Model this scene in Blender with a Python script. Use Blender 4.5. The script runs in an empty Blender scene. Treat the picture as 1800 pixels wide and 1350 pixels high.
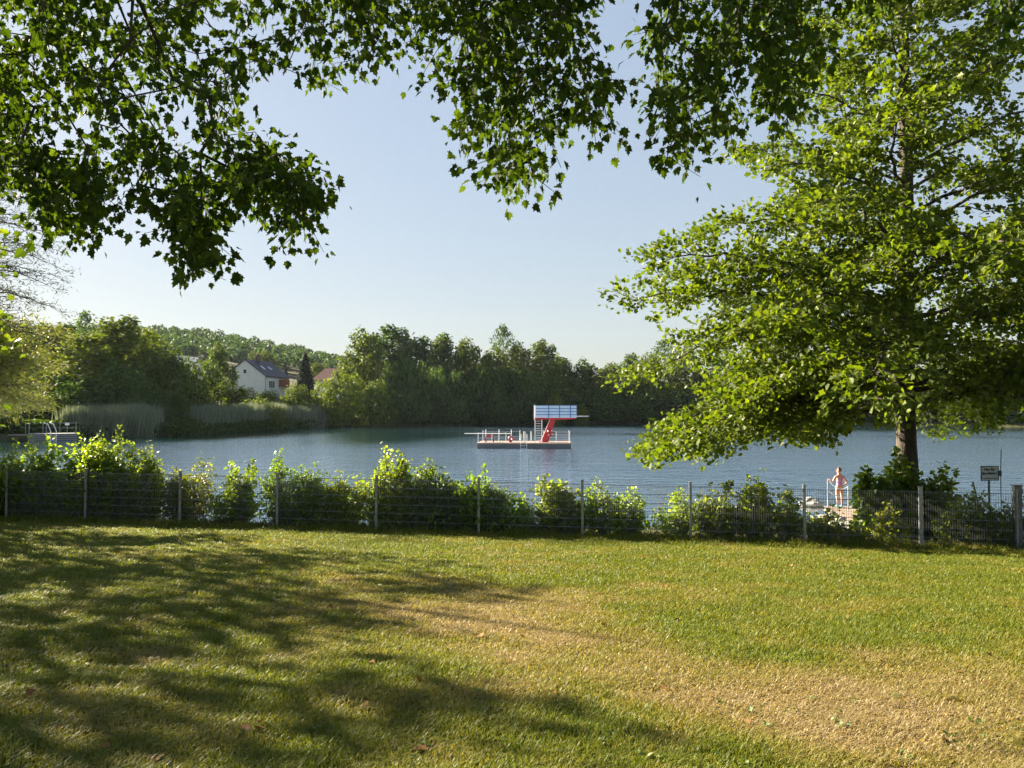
import bpy, math, random
import numpy as np
from mathutils import Vector, Matrix, Quaternion
R = math.radians
rng = np.random.default_rng(7)
random.seed(7)
scene = bpy.context.scene
col = scene.collection

# ------------------------------------------------------------------ camera, sky, sun, exposure
F = 1370.0                      # focal length in pixels of an 1800 px wide picture
CAMZ = 4.5
PITCH = math.atan(41 / F)
cam_d = bpy.data.cameras.new('camera')
cam_d.sensor_width = 36; cam_d.lens = 36 * F / 1800
cam_d.clip_start = 0.05; cam_d.clip_end = 9000
cam = bpy.data.objects.new('camera', cam_d); col.objects.link(cam)
cam.location = (0, 0, CAMZ); cam.rotation_euler = (R(90) + PITCH, 0, 0)
scene.camera = cam

SUN_EL, SUN_AZ = 25.0, -56.0    # azimuth from straight ahead (+Y), negative = towards -X
sdir = Vector((math.sin(R(SUN_AZ)) * math.cos(R(SUN_EL)), math.cos(R(SUN_AZ)) * math.cos(R(SUN_EL)), math.sin(R(SUN_EL))))
world = bpy.data.worlds.new('World'); scene.world = world; world.use_nodes = True
wn = world.node_tree
bg = wn.nodes['Background']
sky = wn.nodes.new('ShaderNodeTexSky'); sky.sky_type = 'NISHITA'; sky.sun_disc = False
sky.sun_elevation = R(SUN_EL); sky.sun_rotation = R(SUN_AZ)
sky.altitude = 200; sky.air_density = 1.5; sky.dust_density = 1.0; sky.ozone_density = 6.0
sg = wn.nodes.new('ShaderNodeGamma'); sg.inputs[1].default_value = .35      # a hazy, even morning sky
sh = wn.nodes.new('ShaderNodeHueSaturation'); sh.inputs['Saturation'].default_value = 1.15; sh.inputs['Hue'].default_value = .512
wn.links.new(sky.outputs[0], sg.inputs[0]); wn.links.new(sg.outputs[0], sh.inputs['Color'])
wn.links.new(sh.outputs[0], bg.inputs[0]); bg.inputs[1].default_value = 0.067
sun_d = bpy.data.lights.new('sun', 'SUN'); sun_d.energy = 5.0; sun_d.angle = R(0.5); sun_d.color = (1.0, 0.86, 0.66)
sun = bpy.data.objects.new('sun', sun_d); col.objects.link(sun)
sun.rotation_euler = sdir.to_track_quat('Z', 'Y').to_euler(); sun.location = (-30, 25, 30)
scene.view_settings.view_transform = 'Standard'; scene.view_settings.look = 'None'
scene.view_settings.exposure = 2.72; scene.view_settings.gamma = 1.0
scene.cycles.max_bounces = 7; scene.cycles.diffuse_bounces = 3; scene.cycles.glossy_bounces = 3
scene.cycles.transmission_bounces = 4; scene.cycles.volume_bounces = 0
scene.cycles.sample_clamp_indirect = 6.0
scene.cycles.use_denoising = True; scene.cycles.denoising_prefilter = 'NONE'

# ------------------------------------------------------------------ helpers
def W(px, py, d):
    """world point at distance d (along +Y) seen at picture position px,py (1800x1350)"""
    u = (px - 900) / F; v = (675 - py) / F
    dx, dy, dz = u, math.cos(PITCH) - v * math.sin(PITCH), math.sin(PITCH) + v * math.cos(PITCH)
    s = d / dy
    return np.array((dx * s, d, CAMZ + dz * s))

def new_obj(name, mesh, parent=None, mat=None):
    o = bpy.data.objects.new(name, mesh); col.objects.link(o)
    if mat is not None:
        mesh.materials.append(mat)
    if parent is not None:
        o.parent = parent
    return o

def tag(o, label=None, cat=None, group=None, kind=None):
    if label: o['label'] = label
    if cat: o['category'] = cat
    if group: o['group'] = group
    if kind: o['kind'] = kind
    return o

def empty(name, loc=(0, 0, 0), rz=0.0):
    o = bpy.data.objects.new(name, None); col.objects.link(o)
    o.location = loc; o.rotation_euler = (0, 0, rz); o.empty_display_size = .3
    return o

def mesh_np(name, verts, faces_idx, counts, smooth=False):
    """verts (N,3), flat loop indices, counts per face"""
    me = bpy.data.meshes.new(name)
    verts = np.asarray(verts, np.float32); faces_idx = np.asarray(faces_idx, np.int32); counts = np.asarray(counts, np.int32)
    me.vertices.add(len(verts)); me.vertices.foreach_set('co', verts.ravel())
    me.loops.add(len(faces_idx)); me.loops.foreach_set('vertex_index', faces_idx)
    me.polygons.add(len(counts))
    starts = np.zeros(len(counts), np.int32); starts[1:] = np.cumsum(counts)[:-1]
    me.polygons.foreach_set('loop_start', starts); me.polygons.foreach_set('loop_total', counts)
    me.update(calc_edges=True)
    me.polygons.foreach_set('use_smooth', np.full(len(counts), smooth, dtype=bool))
    me.validate()
    return me

def norm(a):
    return a / np.maximum(np.linalg.norm(a, axis=-1, keepdims=True), 1e-9)

def leaf_verts(P, A, N, S, tmpl):
    """place template leaves: P base points, A tip direction, N facing, S size"""
    tv, tf = tmpl
    tv = np.asarray(tv, float)
    y = norm(A); z = N - (N * y).sum(-1, keepdims=True) * y; z = norm(z); x = np.cross(y, z)
    S = np.asarray(S, float).reshape(-1, 1, 1)
    v = P[:, None, :] + S * (tv[None, :, 0:1] * x[:, None] + tv[None, :, 1:2] * y[:, None] + tv[None, :, 2:3] * z[:, None])
    n = len(P); k = len(tv)
    idx = np.concatenate([np.asarray(f) for f in tf]); cnt = np.array([len(f) for f in tf])
    li = (np.arange(n)[:, None] * k + idx[None]).ravel()
    return v.reshape(-1, 3), li, np.tile(cnt, n)

def leaf_mesh(name, P, A, N, S, tmpl):
    v, li, c = leaf_verts(P, A, N, S, tmpl)
    return mesh_np(name, v, li, c)

def tubes(P0, R0, P1, R1, k=5):
    """open tapered tubes"""
    P0 = np.asarray(P0, float); P1 = np.asarray(P1, float); R0 = np.asarray(R0, float); R1 = np.asarray(R1, float)
    d = norm(P1 - P0); h = np.where(np.abs(d[:, 2:3]) < .9, np.array([[0, 0, 1.]]), np.array([[1., 0, 0]]))
    a = norm(np.cross(d, h)); b = np.cross(d, a)
    ang = np.arange(k) * 2 * np.pi / k
    ring = np.cos(ang)[None, :, None] * a[:, None] + np.sin(ang)[None, :, None] * b[:, None]
    v = np.concatenate([P0[:, None] + R0[:, None, None] * ring, P1[:, None] + R1[:, None, None] * ring], 1)
    n = len(P0)
    f = np.array([[i, (i + 1) % k, k + (i + 1) % k, k + i] for i in range(k)])
    li = (np.arange(n)[:, None, None] * 2 * k + f[None]).reshape(-1)
    return v.reshape(-1, 3), li, np.full(n * k, 4)

def tube_mesh(name, P0, R0, P1, R1, k=5):
    return mesh_np(name, *tubes(P0, R0, P1, R1, k), smooth=True)

def rand_unit(n):
    return norm(rng.normal(size=(n, 3)))

class MB:
    """collects boxes, bars, lathes; builds ONE mesh"""
    def __init__(s): s.v = []; s.f = []
    def add(s, v, f):
        b = len(s.v); s.v += [tuple(p) for p in v]; s.f += [tuple(i + b for i in q) for q in f]; return s
    def box(s, c, d, rot=None):
        x, y, z = (q / 2 for q in d)
        pts = [Vector((a * x, b * y, e * z)) for a, b, e in ((-1,-1,-1),(1,-1,-1),(1,1,-1),(-1,1,-1),(-1,-1,1),(1,-1,1),(1,1,1),(-1,1,1))]
        if rot is not None: pts = [rot @ p for p in pts]
        return s.add([p + Vector(c) for p in pts], [(0,3,2,1),(4,5,6,7),(0,1,5,4),(1,2,6,5),(2,3,7,6),(3,0,4,7)])
    def tube(s, pts, r, k=8, caps=True):
        pts = [Vector([float(q) for q in p]) for p in pts]; n = len(pts)
        rs = [float(q) for q in r] if isinstance(r, (list, tuple)) else [float(r)] * n
        v = []; f = []
        for i, p in enumerate(pts):
            d = (pts[min(i + 1, n - 1)] - pts[max(i - 1, 0)]).normalized()
            h = Vector((0, 0, 1)) if abs(d.z) < .9 else Vector((1, 0, 0))
            a = d.cross(h).normalized(); b = d.cross(a)
            v += [p + rs[i] * (math.cos(2 * math.pi * j / k) * a + math.sin(2 * math.pi * j / k) * b) for j in range(k)]
        for i in range(n - 1):
            for j in range(k):
                f.append((i * k + j, i * k + (j + 1) % k, (i + 1) * k + (j + 1) % k, (i + 1) * k + j))
        if caps: f += [tuple(range(k))[::-1], tuple((n - 1) * k + j for j in range(k))]
        return s.add(v, f)
    def prism(s, pts, d):
        """polygon pts extruded by vector d"""
        n = len(pts); d = Vector(d); pts = [Vector(p) for p in pts]
        return s.add(pts + [p + d for p in pts], [tuple(range(n))[::-1], tuple(range(n, 2 * n))] + [(i, (i + 1) % n, n + (i + 1) % n, n + i) for i in range(n)])
    def torus(s, c, axis, R0, r, n=24, k=8, a0=0, a1=2 * math.pi):
        ax = Vector(axis).normalized(); h = Vector((0, 0, 1)) if abs(ax.z) < .9 else Vector((1, 0, 0))
        u = ax.cross(h).normalized(); w = ax.cross(u)
        full = abs(a1 - a0 - 2 * math.pi) < 1e-6; m = n if full else n + 1
        v = []; f = []
        for i in range(m):
            t = a0 + (a1 - a0) * i / n; e = math.cos(t) * u + math.sin(t) * w
            for j in range(k):
                q = 2 * math.pi * j / k
                v.append(Vector(c) + e * (R0 + r * math.cos(q)) + ax * (r * math.sin(q)))
        for i in range(n):
            for j in range(k):
                f.append((i * k + j, ((i + 1) % m) * k + j, ((i + 1) % m) * k + (j + 1) % k, i * k + (j + 1) % k))
        return s.add(v, f)
    def build(s, name, mat, parent=None, smooth=False, bevel=0):
        me = bpy.data.meshes.new(name); me.from_pydata(s.v, [], s.f); me.update()
        import bmesh
        bm = bmesh.new(); bm.from_mesh(me); bmesh.ops.recalc_face_normals(bm, faces=bm.faces); bm.to_mesh(me); bm.free()
        if smooth: me.polygons.foreach_set('use_smooth', [True] * len(me.polygons))
        o = new_obj(name, me, parent, mat)
        if bevel:
            b = o.modifiers.new('bevel', 'BEVEL'); b.width = bevel; b.segments = 2; b.limit_method = 'ANGLE'
        return o

# value noise for layout decisions
_perm = rng.random((256, 256))
def vnoise(x, y):
    xi = np.floor(x).astype(int); yi = np.floor(y).astype(int); fx = x - xi; fy = y - yi
    fx = fx * fx * (3 - 2 * fx); fy = fy * fy * (3 - 2 * fy)
    g = lambda a, b: _perm[a % 256, b % 256]
    return (g(xi, yi) * (1 - fx) + g(xi + 1, yi) * fx) * (1 - fy) + (g(xi, yi + 1) * (1 - fx) + g(xi + 1, yi + 1) * fx) * fy
def fbm(x, y, o=4):
    s = 0; a = .5; t = 0
    for i in range(o):
        s = s + a * vnoise(x * 2 ** i + 17 * i, y * 2 ** i + 31 * i); t += a; a *= .5
    return s / t
def sstep(a, b, x):
    t = np.clip((x - a) / (b - a), 0, 1); return t * t * (3 - 2 * t)

# ------------------------------------------------------------------ materials
def mat_new(name):
    m = bpy.data.materials.new(name); m.use_nodes = True
    nt = m.node_tree; return m, nt, nt.nodes['Principled BSDF'], nt.nodes['Material Output']

def ramp(nt, stops):
    r = nt.nodes.new('ShaderNodeValToRGB'); e = r.color_ramp.elements
    while len(e) < len(stops): e.new(.5)
    for i, (p, c) in enumerate(stops):
        e[i].position = p; e[i].color = (*c, 1)
    return r

def leaf_mat(name, cols, trans=.4, tcol=(1.5, 1.35, .5), rough=.45, objcol=False, spec=.5):
    m, nt, bs, out = mat_new(name)
    g = nt.nodes.new('ShaderNodeNewGeometry')
    n = len(cols); r = ramp(nt, [(i / max(n - 1, 1), c) for i, c in enumerate(cols)])
    nt.links.new(g.outputs['Random Per Island'], r.inputs[0])
    src = r.outputs[0]
    if objcol:
        oi = nt.nodes.new('ShaderNodeObjectInfo'); mx = nt.nodes.new('ShaderNodeMix'); mx.data_type = 'RGBA'; mx.blend_type = 'MULTIPLY'
        mx.inputs[0].default_value = 1
        nt.links.new(src, mx.inputs[6]); nt.links.new(oi.outputs['Color'], mx.inputs[7]); src = mx.outputs[2]
    nt.links.new(src, bs.inputs['Base Color']); bs.inputs['Roughness'].default_value = rough
    bs.inputs['Specular IOR Level'].default_value = spec
    tr = nt.nodes.new('ShaderNodeBsdfTranslucent')
    m2 = nt.nodes.new('ShaderNodeMix'); m2.data_type = 'RGBA'; m2.blend_type = 'MULTIPLY'; m2.inputs[0].default_value = 1
    m2.inputs[7].default_value = (*tcol, 1); nt.links.new(src, m2.inputs[6]); nt.links.new(m2.outputs[2], tr.inputs[0])
    ms = nt.nodes.new('ShaderNodeMixShader'); ms.inputs[0].default_value = trans
    nt.links.new(bs.outputs[0], ms.inputs[1]); nt.links.new(tr.outputs[0], ms.inputs[2]); nt.links.new(ms.outputs[0], out.inputs[0])
    return m

def noise_mat(name, c0, c1, scale=5, rough=.6, metal=0, bump=0, bscale=None, spec=.5, stretch=None, detail=5):
    m, nt, bs, out = mat_new(name)
    tc = nt.nodes.new('ShaderNodeTexCoord'); src = tc.outputs['Object']
    if stretch:
        mp = nt.nodes.new('ShaderNodeMapping'); mp.inputs['Scale'].default_value = stretch; nt.links.new(src, mp.inputs[0]); src = mp.outputs[0]
    n = nt.nodes.new('ShaderNodeTexNoise'); n.inputs['Scale'].default_value = scale; n.inputs['Detail'].default_value = detail
    nt.links.new(src, n.inputs['Vector'])
    r = ramp(nt, [(.32, c0), (.68, c1)]); nt.links.new(n.outputs[0], r.inputs[0]); nt.links.new(r.outputs[0], bs.inputs['Base Color'])
    bs.inputs['Roughness'].default_value = rough; bs.inputs['Metallic'].default_value = metal; bs.inputs['Specular IOR Level'].default_value = spec
    if bump:
        n2 = nt.nodes.new('ShaderNodeTexNoise'); n2.inputs['Scale'].default_value = bscale or scale * 4; n2.inputs['Detail'].default_value = 6
        nt.links.new(src, n2.inputs['Vector'])
        b = nt.nodes.new('ShaderNodeBump'); b.inputs['Strength'].default_value = bump; b.inputs['Distance'].default_value = .05
        nt.links.new(n2.outputs[0], b.inputs['Height']); nt.links.new(b.outputs[0], bs.inputs['Normal'])
    return m

M = {}
M['maple'] = leaf_mat('maple_leaf', [(.022, .042, .007), (.036, .064, .010), (.065, .10, .016)], trans=.30, tcol=(1.75, 1.75, .3), rough=.7, spec=.06)
M['oak'] = leaf_mat('tree_leaf', [(.040, .066, .009), (.068, .098, .012), (.104, .130, .018)], trans=.41, tcol=(1.75, 1.8, .35), rough=.5, spec=.16)
M['shrub'] = leaf_mat('shrub_leaf', [(.058, .092, .014), (.092, .135, .020), (.145, .175, .032)], trans=.48, tcol=(2.3, 2.1, .5), rough=.4, objcol=True)
M['far'] = leaf_mat('far_leaf', [(.028, .052, .010), (.053, .086, .016), (.095, .125, .025)], trans=.30, tcol=(1.6, 1.6, .5), rough=.6, objcol=True, spec=.1)
M['feather'] = leaf_mat('feather_leaf', [(.055, .075, .018), (.090, .105, .022), (.12, .13, .03)], trans=.45, tcol=(1.7, 1.55, .5), rough=.5)
M['wisp'] = leaf_mat('wispy_leaf', [(.03, .038, .018), (.05, .06, .025)], trans=.2, tcol=(1.3, 1.3, .6), rough=.7, spec=.1)
M['needle'] = leaf_mat('needle', [(.014, .026, .014), (.022, .036, .018)], trans=.1, rough=.7, spec=.2)
M['bark'] = noise_mat('bark', (.022, .017, .012), (.065, .052, .038), scale=9, rough=.9, bump=.8, bscale=22, stretch=(1, 1, .25))
M['bark_far'] = noise_mat('bark_grey', (.05, .045, .038), (.11, .10, .085), scale=4, rough=.9)
M['galv'] = noise_mat('galvanised_steel', (.19, .20, .20), (.32, .33, .32), scale=14, rough=.48, metal=.75)
M['wire'] = noise_mat('coated_wire', (.14, .145, .14), (.22, .225, .22), scale=6, rough=.45, metal=.4)
M['darksteel'] = noise_mat('weathered_steel', (.075, .080, .082), (.15, .155, .15), scale=6, rough=.45, metal=.6)

# ------------------------------------------------------------------ terrain, lawn, lake
LAKE = np.array([(-38, 27), (0, 27), (11, 27.5), (40, 28), (90, 30), (140, 60), (150, 120), (135, 172), (80, 196), (31, 212), (-7, 205), (-28, 193), (-44, 176),
                 (-51, 147), (-54, 121), (-63, 113), (-69, 103), (-62, 70), (-45, 45)], float)
def lake_sd(x, y):
    """signed distance to the lake's shore, negative in the water"""
    x = np.asarray(x, float); y = np.asarray(y, float)
    best = np.full(x.shape, 1e9); inside = np.zeros(x.shape, bool)
    n = len(LAKE)
    for i in range(n):
        ax, ay = LAKE[i]; bx, by = LAKE[(i + 1) % n]
        ex, ey = bx - ax, by - ay
        t = np.clip(((x - ax) * ex + (y - ay) * ey) / (ex * ex + ey * ey), 0, 1)
        best = np.minimum(best, np.hypot(x - ax - t * ex, y - ay - t * ey))
        c = ((ay > y) != (by > y)) & (x < (bx - ax) * (y - ay) / (by - ay + 1e-12) + ax)
        inside ^= c
    return np.where(inside, -best, best)

def fence_y(x): return 18.5 - .12 * np.asarray(x, float)
def fence_z(x): return 1.46 - .011 * np.clip(x, -25, 25)
def hill_z(x, y):
    px = 900 + F * x / np.maximum(y, 30)
    top = np.interp(px, [-900, 0, 270, 400, 600, 800, 1100, 2600], [585, 590, 588, 600, 638, 668, 688, 694])
    full = CAMZ + (716 - top) * 600 / F - 13
    s = np.clip((y - 215) / 385, 0, 1.6) ** 1.25
    return np.maximum(full, 0) * np.minimum(s, 1.15)
def shore_z(x, y):
    d = lake_sd(x, y) + 2.2 * (fbm(np.asarray(x) * .09 + 3, np.asarray(y) * .09, 3) - .5)
    up = np.minimum(np.maximum(d, 0) * .45, .8) + np.clip((d - 5) * .16, 0, 4.5)
    return np.where(d < 0, np.maximum(d * .3, -3), up)
def ground_z(x, y):
    x = np.asarray(x, float); y = np.asarray(y, float)
    fy = fence_y(np.clip(x, -60, 60)); zf = fence_z(x)
    lawn = zf + (2.95 - zf) * (1 - np.clip((y - .4) / (fy - .4), -.35, 1))
    lawn = lawn + .05 * (fbm(x * .35, y * .35, 3) - .5)
    edge = shore_z(x, np.full_like(y, 27.0))
    t = sstep(0, 1, (y - fy) / np.maximum(26.6 - fy, 1))
    bank = zf * (1 - t) + np.clip(edge, -.2, 3) * t
    near = np.where(y < fy, lawn, bank)
    far = shore_z(x, y) + hill_z(x, y)
    return np.where(y < 26.6, near, far)

def dryness(x, y):
    """0 green .. 1 straw, how scorched the turf is"""
    n = fbm(x * .45 + 5, y * .45 + 9, 4); n2 = fbm(x * 1.7 + 40, y * 1.7, 3)
    def blob(cx, cy, sx, sy, a):
        c, s = math.cos(a), math.sin(a); dx = x - cx; dy = y - cy
        return np.exp(-(((dx * c + dy * s) / sx) ** 2 + ((-dx * s + dy * c) / sy) ** 2))
    d = 1.05 * blob(.6, 6.9, 3.2, 1.5, -.62) + 1.0 * blob(2.6, 4.6, 2.3, 1.1, -.35) + .75 * blob(4.4, 6.2, 2.6, 1.0, .1) + .8 * blob(-2.5, 6.3, 1.0, .35, .0) \
        + .5 * blob(-1.9, 8.6, 2.4, .8, -.2) + .45 * blob(-.5, 10.0, 3.2, 1.1, 0) + .3 * blob(3, 9.5, 4, 1.3, 0) + .5 * blob(9.5, 16.0, 2.2, .8, -.1)
    d = .47 * d * (.1 + 1.6 * n) + .95 * (n2 - .5) + .06 + .35 * (n - .5)
    return np.clip(d, 0, 1)

def axis(parts):
    out = []
    for a, b, n in parts: out.append(np.linspace(a, b, n, endpoint=False))
    return np.concatenate(out + [np.array([parts[-1][1]])])
gx = axis([(-1500, -400, 12), (-400, -160, 24), (-160, -30, 65), (-30, 30, 200), (30, 160, 65), (160, 400, 24), (400, 1500, 12)])
gy = axis([(-60, -2, 12), (-2, 30, 120), (30, 240, 130), (240, 900, 60), (900, 1500, 8)])
GX, GY = np.meshgrid(gx, gy); GZ = ground_z(GX, GY)
nx, ny = len(gx), len(gy)
ii = np.arange((ny - 1) * (nx - 1)); r_ = ii // (nx - 1); c_ = ii % (nx - 1); q0 = r_ * nx + c_
gf = np.stack([q0, q0 + 1, q0 + nx + 1, q0 + nx], 1)
gme = mesh_np('ground', np.stack([GX.ravel(), GY.ravel(), GZ.ravel()], 1), gf.ravel(), np.full(len(gf), 4), smooth=True)
at = gme.attributes.new('dry', 'FLOAT', 'POINT'); at.data.foreach_set('value', dryness(GX.ravel(), GY.ravel()).astype(np.float32))
at = gme.attributes.new('bank', 'FLOAT', 'POINT')
at.data.foreach_set('value', sstep(.3, 2.2, GY.ravel() - fence_y(GX.ravel())).astype(np.float32))
def ground_mat():
    m, nt, bs, out = mat_new('turf_soil')
    a = nt.nodes.new('ShaderNodeAttribute'); a.attribute_name = 'dry'
    b = nt.nodes.new('ShaderNodeAttribute'); b.attribute_name = 'bank'
    tc = nt.nodes.new('ShaderNodeTexCoord')
    n = nt.nodes.new('ShaderNodeTexNoise'); n.inputs['Scale'].default_value = 22; n.inputs['Detail'].default_value = 6; n.inputs['Roughness'].default_value = .7
    nt.links.new(tc.outputs['Object'], n.inputs['Vector'])
    ad = nt.nodes.new('ShaderNodeMath'); ad.operation = 'MULTIPLY_ADD'; ad.inputs[1].default_value = .5; nt.links.new(n.outputs[0], ad.inputs[0])
    sb = nt.nodes.new('ShaderNodeMath'); sb.operation = 'SUBTRACT'; sb.inputs[1].default_value = .25; nt.links.new(a.outputs['Fac'], sb.inputs[0]); nt.links.new(sb.outputs[0], ad.inputs[2])
    r = ramp(nt, [(.0, (.050, .058, .014)), (.45, (.090, .078, .026)), (1, (.15, .105, .048))]); nt.links.new(ad.outputs[0], r.inputs[0])
    r2 = ramp(nt, [(.35, (.035, .045, .014)), (.65, (.075, .068, .034))]); nt.links.new(n.outputs[0], r2.inputs[0])
    mx = nt.nodes.new('ShaderNodeMix'); mx.data_type = 'RGBA'; nt.links.new(b.outputs['Fac'], mx.inputs[0]); nt.links.new(r.outputs[0], mx.inputs[6]); nt.links.new(r2.outputs[0], mx.inputs[7])
    nt.links.new(mx.outputs[2], bs.inputs['Base Color']); bs.inputs['Roughness'].default_value = .95; bs.inputs['Specular IOR Level'].default_value = .1
    bu = nt.nodes.new('ShaderNodeBump'); bu.inputs['Strength'].default_value = .9; bu.inputs['Distance'].default_value = .03
    nt.links.new(n.outputs[0], bu.inputs['Height']); nt.links.new(bu.outputs[0], bs.inputs['Normal'])
    return m
tag(new_obj('ground', gme, None, ground_mat()), kind='structure')

def water_mat():
    m, nt, bs, out = mat_new('lake_water')
    tc = nt.nodes.new('ShaderNodeTexCoord')
    def nz(scale, st, det, rough=.55):
        mp = nt.nodes.new('ShaderNodeMapping'); mp.inputs['Scale'].default_value = st; mp.inputs['Rotation'].default_value = (0, 0, R(14)); nt.links.new(tc.outputs['Object'], mp.inputs[0])
        n = nt.nodes.new('ShaderNodeTexNoise'); n.inputs['Scale'].default_value = scale; n.inputs['Detail'].default_value = det; n.inputs['Roughness'].default_value = rough
        nt.links.new(mp.outputs[0], n.inputs['Vector']); return n
    n1 = nz(1.5, (.42, 1, 1), 5, .58); n2 = nz(.36, (.45, 1, 1), 2); n3 = nz(.035, (.4, 1, 1), 3)
    ca = nt.nodes.new('ShaderNodeAttribute'); ca.attribute_name = 'calm'
    r = ramp(nt, [(.0, (.008, .050, .075)), (1, (.002, .026, .025))]); nt.links.new(ca.outputs['Fac'], r.inputs[0])  # calm water coloured darker to bring out the trees' dark reflection
    nt.links.new(r.outputs[0], bs.inputs['Base Color']); bs.inputs['IOR'].default_value = 1.333; bs.inputs['Roughness'].default_value = .06
    st = nt.nodes.new('ShaderNodeMapRange'); st.inputs[1].default_value = .35; st.inputs[2].default_value = .65; st.inputs[3].default_value = .35; st.inputs[4].default_value = 1.0
    nt.links.new(n3.outputs[0], st.inputs[0])
    b1 = nt.nodes.new('ShaderNodeBump'); b1.inputs['Distance'].default_value = .26; nt.links.new(n1.outputs[0], b1.inputs['Height'])
    inv = nt.nodes.new('ShaderNodeMath'); inv.operation = 'MULTIPLY_ADD'; inv.inputs[1].default_value = -.93; inv.inputs[2].default_value = 1; nt.links.new(ca.outputs['Fac'], inv.inputs[0])
    mu = nt.nodes.new('ShaderNodeMath'); mu.operation = 'MULTIPLY'; nt.links.new(inv.outputs[0], mu.inputs[0]); nt.links.new(st.outputs[0], mu.inputs[1]); nt.links.new(mu.outputs[0], b1.inputs['Strength'])
    b2 = nt.nodes.new('ShaderNodeBump'); b2.inputs['Distance'].default_value = .16; nt.links.new(mu.outputs[0], b2.inputs['Strength']); nt.links.new(n2.outputs[0], b2.inputs['Height'])
    nt.links.new(b1.outputs[0], b2.inputs['Normal']); nt.links.new(b2.outputs[0], bs.inputs['Normal'])
    gl = nt.nodes.new('ShaderNodeBsdfGlossy'); gl.inputs['Roughness'].default_value = .08; gl.inputs['Color'].default_value = (.84, .95, 1.0, 1); nt.links.new(b2.outputs[0], gl.inputs['Normal'])
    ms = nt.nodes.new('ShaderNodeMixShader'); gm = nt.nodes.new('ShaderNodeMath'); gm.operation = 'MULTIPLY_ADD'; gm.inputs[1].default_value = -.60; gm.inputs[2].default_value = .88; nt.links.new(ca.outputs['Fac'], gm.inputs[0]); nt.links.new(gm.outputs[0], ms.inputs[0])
    nt.links.new(bs.outputs[0], ms.inputs[1]); nt.links.new(gl.outputs[0], ms.inputs[2]); nt.links.new(ms.outputs[0], out.inputs[0])
    return m
wx = np.linspace(-110, 190, 201); wy = np.linspace(24.5, 245, 181)
WX, WY = np.meshgrid(wx, wy); k0 = (np.arange(180)[:, None] * 201 + np.arange(200)[None]).ravel()
wme = mesh_np('lake_water', np.stack([WX.ravel(), WY.ravel(), np.zeros(WX.size)], 1), np.stack([k0, k0 + 1, k0 + 202, k0 + 201], 1).ravel(), np.full(len(k0), 4), True)
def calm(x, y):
    """1 where trees and reeds shelter the water; its colour also darkens for their reflection"""
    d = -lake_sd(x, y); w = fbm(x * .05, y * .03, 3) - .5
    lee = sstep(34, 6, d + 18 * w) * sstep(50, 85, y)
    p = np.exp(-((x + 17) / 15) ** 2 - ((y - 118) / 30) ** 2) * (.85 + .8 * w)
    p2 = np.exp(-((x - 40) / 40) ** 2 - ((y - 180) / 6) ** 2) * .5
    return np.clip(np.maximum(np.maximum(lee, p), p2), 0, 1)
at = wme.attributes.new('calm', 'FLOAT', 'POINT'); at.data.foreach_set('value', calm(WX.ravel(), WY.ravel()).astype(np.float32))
tag(new_obj('lake_water', wme, None, water_mat()), kind='structure')

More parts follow.
